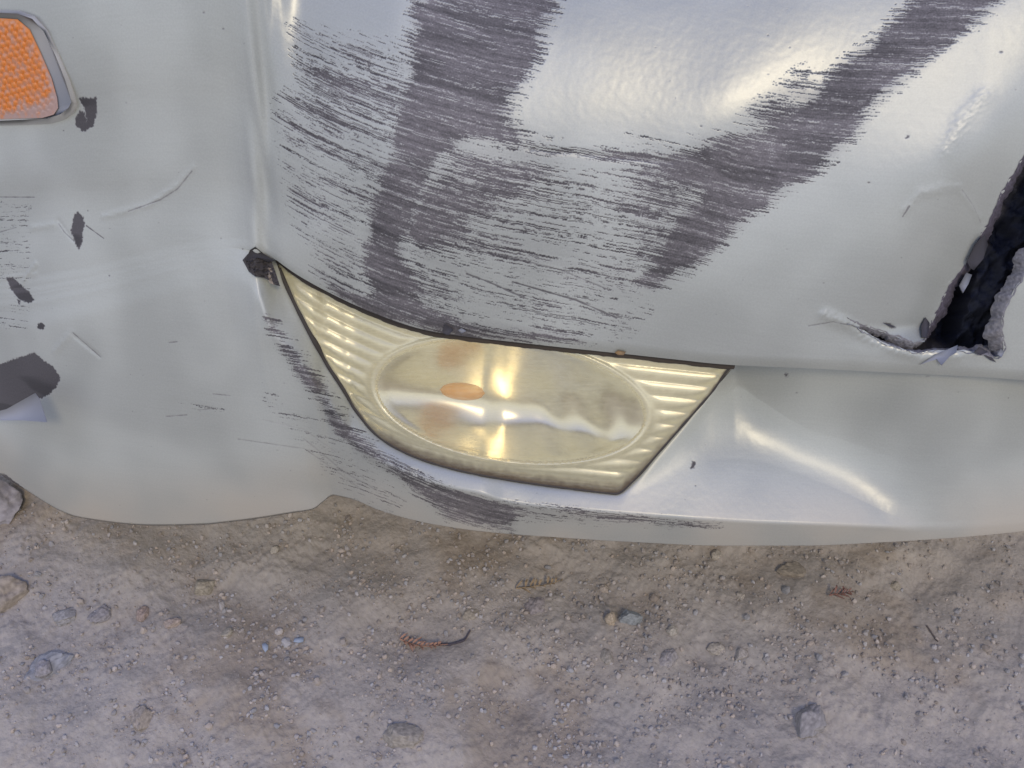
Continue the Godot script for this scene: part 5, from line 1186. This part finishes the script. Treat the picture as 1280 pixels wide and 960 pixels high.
func build_stones():
	# place on the ground, half sizes in metres, turn, sunk share, colour, label
	var list := [
		[Vector2(-0.34897, 0.00478), Vector3(0.0155, 0.012, 0.012), 0.4, 0.25, Color(0.30, 0.25, 0.20), "round grey tan stone at the left edge of the dirt"],
		[Vector2(-0.3817, -0.067), Vector3(0.020, 0.015, 0.022), 1.0, 0.2, Color(0.33, 0.32, 0.37), "purplish stone under the lower left corner of the bumper"],
		[Vector2(-0.21459, -0.00223), Vector3(0.0085, 0.007, 0.008), 0.2, 0.25, Color(0.36, 0.32, 0.24), "rounded beige stone on the dirt below the left skirt"],
		[Vector2(-0.30305, 0.02158), Vector3(0.0090, 0.0055, 0.006), 0.3, 0.3, Color(0.30, 0.30, 0.31), "flat wedge shaped grey stone beside the round tan one"],
		[Vector2(-0.27807, 0.02158), Vector3(0.0085, 0.0045, 0.006), 0.8, 0.4, Color(0.24, 0.23, 0.25), "half buried dark edged stone next to the grey wedge"],
		[Vector2(-0.25052, 0.02097), Vector3(0.0062, 0.005, 0.0052), 1.4, 0.3, Color(0.34, 0.25, 0.21), "small reddish stone on the dirt at the left"],
		[Vector2(-0.22874, 0.02827), Vector3(0.0058, 0.004, 0.0045), 0.5, 0.25, Color(0.38, 0.30, 0.25), "small pinkish beige stone right of the reddish one"],
		[Vector2(0.06636, 0.02827), Vector3(0.0040, 0.0055, 0.0042), 0.3, 0.15, Color(0.46, 0.37, 0.26), "upright pale tan stone touching the blue grey stone"],
		[Vector2(0.07945, 0.02645), Vector3(0.0085, 0.0065, 0.0060), 0.35, 0.2, Color(0.23, 0.27, 0.30), "angular blue grey stone below the fog lamp"],
		[Vector2(0.19959, -0.01391), Vector3(0.0125, 0.0055, 0.0075), 0.05, 0.45, Color(0.28, 0.24, 0.18), "flat topped tan clod under the right of the bumper"],
		[Vector2(0.10183, 0.0553), Vector3(0.0072, 0.005, 0.0060), 0.7, 0.35, Color(0.33, 0.31, 0.32), "grey stone near the bottom, right of the middle"],
		[Vector2(0.06314, 0.05301), Vector3(0.0062, 0.0036, 0.0045), 2.0, 0.35, Color(0.33, 0.30, 0.26), "flat pale stone near the bottom middle"],
		[Vector2(0.13581, 0.0449), Vector3(0.0058, 0.0034, 0.0040), 0.1, 0.3, Color(0.42, 0.38, 0.32), "flat cream stone on the dirt at the lower right"],
		[Vector2(0.15083, 0.0507), Vector3(0.0050, 0.004, 0.0040), 0.6, 0.3, Color(0.40, 0.37, 0.34), "cream pebble beside the flat cream stone"],
		[Vector2(0.10719, 0.03487), Vector3(0.0040, 0.0032, 0.0035), 0.9, 0.25, Color(0.42, 0.39, 0.33), "tiny cream pebble right of the blue grey stone"],
		[Vector2(0.01751, 0.01418), Vector3(0.0085, 0.0042, 0.0068), 0.6, 0.5, Color(0.27, 0.24, 0.25), "flat purplish half buried stone below the lamp"],
		[Vector2(-0.30338, 0.05872), Vector3(0.0185, 0.006, 0.011), 0.5, 0.5, Color(0.27, 0.29, 0.33), "large flat bluish slab at the bottom left"],
		[Vector2(-0.30388, 0.06211), Vector3(0.0062, 0.006, 0.006), 1.2, 0.1, Color(0.28, 0.27, 0.30), "grey pebble lying on the bluish slab"],
		[Vector2(-0.02717, 0.02097), Vector3(0.0065, 0.004, 0.005), 0.4, 0.45, Color(0.30, 0.26, 0.20), "tan clod half buried in the middle of the dirt"],
		[Vector2(0.06377, 0.00033), Vector3(0.0032, 0.0026, 0.003), 0.4, 0.2, Color(0.42, 0.36, 0.30), "single small pale pebble below the lamp corner"],
		[Vector2(-0.1683, -0.02922), Vector3(0.0034, 0.003, 0.003), 0.9, 0.2, Color(0.48, 0.44, 0.37), "tiny bright pebble close under the left skirt"],
		[Vector2(-0.1898, 0.03725), Vector3(0.0042, 0.003, 0.0035), 0.5, 0.25, Color(0.38, 0.34, 0.27), "small ochre pebble left of the blue chips"],
		[Vector2(0.14529, -0.02787), Vector3(0.0045, 0.0035, 0.004), 0.4, 0.25, Color(0.44, 0.40, 0.33), "small pale pebble tucked against the lip shadow"],
		[Vector2(0.15698, 0.0073), Vector3(0.0036, 0.0028, 0.003), 1.5, 0.25, Color(0.44, 0.40, 0.34), "small cream pebble left of the reddish leaf"],
		[Vector2(0.26702, -0.00287), Vector3(0.0042, 0.003, 0.004), 0.2, 0.3, Color(0.36, 0.32, 0.24), "small ochre pebble at the right of the dirt"],
		[Vector2(-0.06697, 0.1088), Vector3(0.011, 0.007, 0.009), 0.2, 0.3, Color(0.30, 0.27, 0.23), "brownish stone at the very bottom, left of the middle"],
		[Vector2(0.1856, 0.09847), Vector3(0.013, 0.008, 0.010), 0.9, 0.35, Color(0.26, 0.25, 0.26), "broad grey stone at the bottom right"],
		[Vector2(-0.2314, 0.09585), Vector3(0.009, 0.006, 0.007), 2.1, 0.3, Color(0.33, 0.28, 0.23), "tan stone at the bottom left below the slab"],
	]
	var k := 0
	for s in list:
		var at_ground: Vector2 = s[0]
		var size: Vector3 = s[1]
		var tint: Color = (s[4] * 1.25).lerp(Color(0.42, 0.38, 0.33), 0.3)
		var m := plain(tint, 0.85)
		m.albedo_texture = stone_texture(k % 3)
		m.uv1_triplanar = true
		m.uv1_scale = Vector3(0.35, 0.35, 0.35)
		var o := put("stone", rock_mesh(300 + k, 4 if size.x > 0.007 else 3, 0.42), m, self)
		o.transform = Transform3D(Basis(Vector3.UP, s[2]).scaled_local(size), Vector3(at_ground.x, ground_y(at_ground.x, at_ground.y) + size.y * (0.62 - 2.0 * float(s[3])), at_ground.y))
		tag(o, s[5], "stone", "stones lying on the dirt")
		k += 1
	# pale blue chips of plastic
	var blue := plain(Color(0.30, 0.35, 0.42), 0.6)
	for c in [[Vector2(-0.16321, 0.04606), 0.0036, 0.5, "pale blue plastic chip left of the other blue chip"], [Vector2(-0.14171, 0.04079), 0.0034, 1.7, "duller blue plastic chip right of the pale one"]]:
		var o := put("plastic_chip", chip_mesh(c[1], int(c[2] * 10)), blue, self)
		var g: Vector2 = c[0]
		o.transform = Transform3D(Basis.from_euler(Vector3(0.15, c[2], 0.1)), Vector3(g.x, ground_y(g.x, g.y) + 0.002, g.y))
		tag(o, c[3], "plastic chip", "blue chips on the dirt")
	build_leaf(Vector2(-0.07476, 0.03843), Vector2(-0.04249, 0.04373), Color(0.36, 0.20, 0.13), "curled reddish brown fern frond on the dirt beside a dark twig", 24)
	build_leaf(Vector2(0.21567, 0.01106), Vector2(0.23301, 0.00478), Color(0.24, 0.13, 0.10), "dark reddish dry leaf scraps under the right of the bumper", 14)
	build_leaf(Vector2(0.00277, 0.0016), Vector2(0.03578, -0.00804), Color(0.30, 0.22, 0.13), "pale straw coloured leaf bits below the lamp", 16)
	build_twig([Vector2(-0.05321, 0.04197), Vector2(-0.04143, 0.04373), Vector2(-0.03198, 0.0402), Vector2(-0.02792, 0.03308)], 0.0011, Color(0.07, 0.06, 0.07), "short dark bent twig right of the reddish fern frond")
	build_twig([Vector2(0.27929, 0.02887), Vector2(0.28173, 0.03546), Vector2(0.28324, 0.04138)], 0.0006, Color(0.12, 0.10, 0.09), "thin straight twig on the dirt at the right")


var stone_maps := []

func stone_texture(k: int) -> Texture2D:
	while stone_maps.size() < 3:
		var n := FastNoiseLite.new()
		n.seed = 60 + stone_maps.size()
		n.frequency = 0.03
		n.fractal_octaves = 5
		var im := n.get_image(256, 256, false, false, false)
		im.convert(Image.FORMAT_RGB8)
		for y in 256:
			for x in 256:
				var g := im.get_pixel(x, y).r
				var t := 0.72 + 0.28 * smooth(0.2, 0.8, g)
				im.set_pixel(x, y, Color(t, t * 0.99, t * 0.97))
		stone_maps.append(ImageTexture.create_from_image(im))
	return stone_maps[k]


func chip_mesh(size: float, salt: int) -> ArrayMesh:
	var st := SurfaceTool.new()
	st.begin(Mesh.PRIMITIVE_TRIANGLES)
	var ring := []
	for i in 6:
		var a := TAU * i / 6.0
		var r := size * (0.65 + 0.5 * absf(wobble.get_noise_2d(i * 3.1, salt)) * 2.0)
		ring.append(Vector3(cos(a) * r * 0.7, 0.0006 * sin(a * 2.0), sin(a) * r))
	var up := Vector3(0, 0.0007, 0)
	for i in 6:
		var a: Vector3 = ring[i]
		var b: Vector3 = ring[(i + 1) % 6]
		for p in [up * 1.4, b + up, a + up, Vector3.ZERO, a, b, a, a + up, b + up, a, b + up, b]:
			st.add_vertex(p)
	st.generate_normals()
	return st.commit()


func build_leaf(from: Vector2, to: Vector2, tint: Color, label: String, leaflets: int):
	# a dry frond: a thin curved stem with narrow curled leaflets on both sides
	var root := Node3D.new()
	root.name = numbered("dry_leaf", self)
	add_child(root)
	root.position = Vector3(from.x, ground_y(from.x, from.y), from.y)
	tag(root, label, "dry leaf", "dry leaves on the dirt")
	var m := plain(tint, 0.8)
	m.cull_mode = BaseMaterial3D.CULL_DISABLED
	var d := to - from
	var path := PackedVector3Array()
	var radii := PackedFloat32Array()
	for i in 12:
		var t := i / 11.0
		var p := from + d * t + Vector2(-d.y, d.x) * 0.10 * sin(t * PI)
		path.append(Vector3(p.x, ground_y(p.x, p.y) + 0.0022 + 0.002 * sin(t * PI), p.y) - root.position)
		radii.append(lerpf(0.0006, 0.0002, t))
	put("stem", tube(path, radii, 6), m, root)
	for i in leaflets:
		var t := 0.08 + 0.9 * i / leaflets
		var base := path[int(t * 11)]
		var side := 1.0 if i % 2 else -1.0
		var along := Vector3(d.x, 0, d.y).normalized()
		var across := Vector3(-along.z, 0, along.x) * side
		var reach := 0.0062 * (1.1 - t) * rng.randf_range(0.5, 1.4) + 0.0016
		var lean := rng.randf_range(0.35, 0.9)
		var v := PackedVector3Array()
		for c in 7:
			var u := c / 6.0
			var w := 0.0010 * sin(PI * clampf(u * 0.9 + 0.08, 0, 1))
			var mid := base + (across * lean + along * (1.3 - lean)) * reach * u + Vector3(0, 0.0022 * sin(u * 2.2) * rng.randf_range(0.7, 1.2), 0)
			for k in 3:
				v.append(mid + along * w * (k - 1) + Vector3(0, 0.0005 * absf(k - 1), 0))
		put("leaflet", grid_mesh(v, 7, 3), m, root)


func build_twig(points: Array, radius: float, tint: Color, label: String):
	var path := PackedVector3Array()
	var radii := PackedFloat32Array()
	var line := resample(points, 0.002)
	for i in line.size():
		var p := line[i]
		path.append(Vector3(p.x, ground_y(p.x, p.y) + radius * 1.2 + 0.0008 * wobble.get_noise_1d(i * 0.7 + radius * 9000), p.y))
		radii.append(radius * (1.0 - 0.5 * i / line.size()) * (1 + 0.3 * wobble.get_noise_1d(i * 1.3)))
	var o := put("twig", tube(path, radii, 7), plain(tint, 0.9), self)
	tag(o, label, "twig", "twigs on the dirt")
